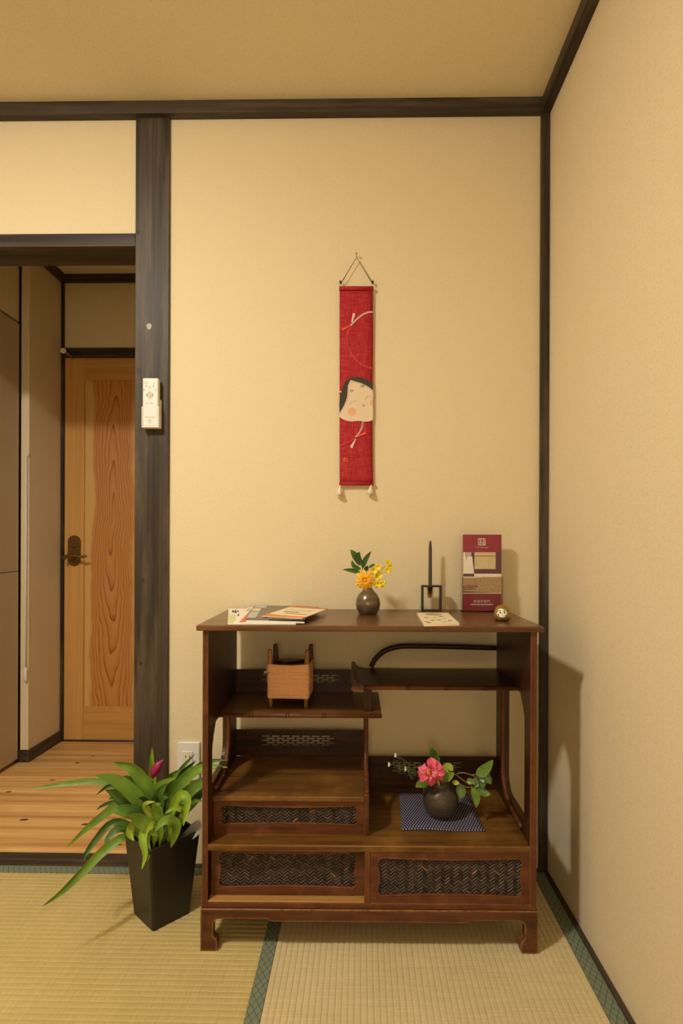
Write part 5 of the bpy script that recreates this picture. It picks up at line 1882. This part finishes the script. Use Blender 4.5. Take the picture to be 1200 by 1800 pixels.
LM, LB, LD, LY, LQ = 'leaf_mid', 'leaf_bright', 'leaf_deep', 'leaf_yellow', 'leaf_dark'
spec = [
    # far reaching leaves at the left
    ([(262, 1440), (225, 1392), (200, 1380), (165, 1373), (130, 1376), (90, 1381), (52, 1387)], 11, LM, -0.24, -0.30),
    ([(235, 1480), (218, 1471), (180, 1497), (150, 1527), (110, 1566), (76, 1592)], 15, LM, -0.28, -0.47),
    ([(250, 1475), (225, 1449), (195, 1447), (168, 1476), (150, 1502), (148, 1514)], 12, LD, -0.26, -0.36),
    ([(262, 1455), (240, 1405), (215, 1408), (180, 1434), (150, 1458), (117, 1490)], 15, LM, -0.25, -0.36),
    ([(240, 1480), (222, 1458), (205, 1458), (190, 1474), (184, 1486)], 13, LD, -0.27, -0.33),
    ([(262, 1450), (225, 1415), (200, 1410), (180, 1416), (169, 1424)], 7, LQ, -0.24, -0.28),
    # broad leaves to the upper left
    ([(285, 1450), (262, 1392), (235, 1352), (198, 1339)], 23, LM, -0.25, -0.29),
    ([(272, 1450), (240, 1402), (205, 1373), (166, 1362)], 24, LM, -0.27, -0.33),
    ([(268, 1455), (235, 1425), (208, 1397), (185, 1388)], 22, LD, -0.27, -0.31),
    ([(262, 1455), (245, 1395), (228, 1372), (214, 1365)], 17, LD, -0.21, -0.22),
    ([(270, 1465), (240, 1432), (215, 1425), (192, 1426)], 22, LM, -0.29, -0.33),
    ([(278, 1470), (255, 1440), (232, 1425), (205, 1420)], 24, LD, -0.29, -0.34),
    ([(285, 1470), (258, 1450), (240, 1438), (225, 1432)], 22, LM, -0.31, -0.35),
    ([(240, 1400), (215, 1385), (190, 1382), (168, 1398)], 8, LQ, -0.26, -0.28),
    ([(255, 1430), (225, 1400), (200, 1392), (192, 1400)], 12, LY, -0.27, -0.30),
    ([(252, 1430), (225, 1405), (205, 1400), (190, 1405)], 14, LM, -0.27, -0.30),
    # upright leaf by the flower
    ([(275, 1430), (268, 1380), (266, 1350), (267, 1313)], 14, LB, -0.22, -0.21),
    ([(278, 1430), (262, 1385), (255, 1368), (248, 1360)], 8, LY, -0.24, -0.25),
    # to the right
    ([(292, 1440), (302, 1385), (320, 1350), (343, 1325)], 9, LD, -0.19, -0.16),
    ([(295, 1440), (305, 1385), (322, 1358), (344, 1337)], 15, LD, -0.20, -0.18),
    ([(292, 1450), (300, 1400), (330, 1365), (360, 1350), (400, 1349)], 20, LM, -0.22, -0.22),
    ([(292, 1450), (310, 1390), (345, 1350), (372, 1338), (401, 1336)], 10, LD, -0.17, -0.20),
    ([(298, 1460), (318, 1405), (350, 1376), (394, 1363)], 18, LM, -0.25, -0.24),
    ([(300, 1470), (320, 1425), (345, 1400), (362, 1380)], 24, LD, -0.24, -0.22),
    ([(298, 1465), (315, 1420), (335, 1395), (362, 1378)], 16, LM, -0.27, -0.26),
    ([(300, 1465), (325, 1405), (360, 1372), (388, 1372)], 16, LQ, -0.21, -0.21),
    ([(285, 1450), (285, 1395), (300, 1368), (318, 1352)], 20, LM, -0.22, -0.21),
    ([(280, 1440), (272, 1395), (285, 1378), (310, 1366)], 15, LM, -0.27, -0.28),
    # middle
    ([(285, 1470), (276, 1420), (280, 1395), (294, 1376)], 20, LD, -0.28, -0.29),
    ([(292, 1475), (300, 1425), (305, 1405), (312, 1390)], 18, LM, -0.28, -0.28),
    ([(298, 1480), (302, 1425), (318, 1397), (329, 1405), (328, 1425), (322, 1452)], 15, LB, -0.29, -0.33),
    ([(305, 1480), (318, 1440), (322, 1425), (305, 1420), (290, 1430)], 11, LB, -0.29, -0.33),
    ([(280, 1480), (272, 1440), (260, 1425), (256, 1413), (272, 1409)], 12, LY, -0.30, -0.33),
    ([(285, 1475), (280, 1432), (272, 1416), (283, 1412)], 14, LM, -0.31, -0.33),
    ([(282, 1480), (280, 1450), (272, 1430), (262, 1424)], 12, LM, -0.31, -0.34),
    ([(300, 1490), (310, 1455), (300, 1442), (285, 1445), (272, 1462)], 17, LM, -0.30, -0.34),
    # drooping over the front
    ([(275, 1480), (266, 1457), (253, 1462), (251, 1480), (255, 1502), (249, 1528)], 14, LB, -0.31, -0.355),
    ([(282, 1480), (272, 1456), (262, 1462), (258, 1480), (262, 1500), (258, 1516)], 10, LM, -0.31, -0.345),
    ([(280, 1480), (273, 1450), (262, 1455), (254, 1470)], 11, LY, -0.30, -0.34),
    ([(258, 1475), (240, 1452), (230, 1456), (228, 1468), (236, 1478)], 15, LY, -0.29, -0.31),
    ([(250, 1478), (238, 1462), (229, 1470), (234, 1480)], 10, LM, -0.29, -0.31),
]
for s_ in spec:
    pleaf(*s_, fold=random.uniform(0.15, 0.5), twist=random.uniform(-0.9, 0.9))
random.seed(21)
for i in range(26):
    bx0 = random.uniform(262, 312)
    ax_ = random.uniform(-1, 1)
    pleaf([(bx0, 1470), (bx0 + ax_ * 16, 1432), (bx0 + ax_ * 36, 1402 + abs(ax_) * 8), (bx0 + ax_ * 58, 1392 + abs(ax_) * 20)], random.uniform(10, 18), random.choice((LM, LD, LB, LD, LM)), -0.24 + random.uniform(-0.05, 0.04), -0.25 + random.uniform(-0.07, 0.05), random.uniform(0.2, 0.5), random.uniform(-1.2, 1.2))
for i in range(34):
    x0 = random.uniform(246, 316)
    y_ = random.uniform(-0.30, -0.18)
    x1 = x0 + (x0 - 282) * 0.25 + random.uniform(-6, 6)
    p0 = PL(x0, 1470, y_)
    p0 = Vector((p0.x, p0.y, PH - 0.024))
    if abs(p0.x) + abs(p0.y) > Q1 - 0.016:
        continue
    bm = bmesh.new()
    tube(bm, smooth_path([p0, PL((x0 + x1) / 2, 1452, y_), PL(x1, 1425, y_)], 6), [0.0036, 0.0036, 0.0033, 0.003, 0.0028, 0.0024, 0.002], 6)
    obj('leaf_stalk', bm, random.choice(('stem_green', 'leaf_mid', 'leaf_bright')), pp, True)
# magenta spathe on its stalk
bm = bmesh.new()
tube(bm, smooth_path([PL(285, 1470, -0.24), PL(276, 1420, -0.245), PL(268, 1385, -0.25), PL(268, 1368, -0.25)], 10), 0.0025, 6)
fs = obj('flower_stalk', bm, 'stem_green', pp, True)
sp_ = smooth_path([PL(268, 1368, -0.25), PL(271, 1357, -0.252), PL(277, 1347, -0.252), PL(283, 1340, -0.25), PL(287.5, 1335, -0.25)], 12)
bm = bmesh.new()
tube(bm, sp_, [x_ * SCP for x_ in (1.5, 4.2, 6.4, 7.6, 8.2, 8.2, 7.8, 7.0, 6.0, 4.6, 3.0, 1.6, 0.4)], 12)
obj('spathe', bm, 'spathe_magenta', fs, True)
# crumpled grey wrap inside the rear rim
bm = bmesh.new()
q = [[(312, 1474), (324, 1462), (338, 1447), (352, 1438)], [(316, 1480), (330, 1472), (343, 1462), (354, 1452)], [(322, 1484), (335, 1478), (346, 1470), (352, 1464)]]
vv = [[bm.verts.new(PL(px, py, -0.245 + 0.012 * j + 0.005 * ((i + j) % 2) + 0.02 * (3 - i) / 3 - 0.02)) for i, (px, py) in enumerate(r__)] for j, r__ in enumerate(reversed(q))]
for a, b in zip(vv, vv[1:]):
    for i in range(3):
        bm.faces.new((a[i], a[i + 1], b[i + 1], b[i]))
wr = obj('grey_wrap', bm, 'grey_wrap', pp, True)
wr['label'] = 'crumpled grey paper wrap tucked in the pot'
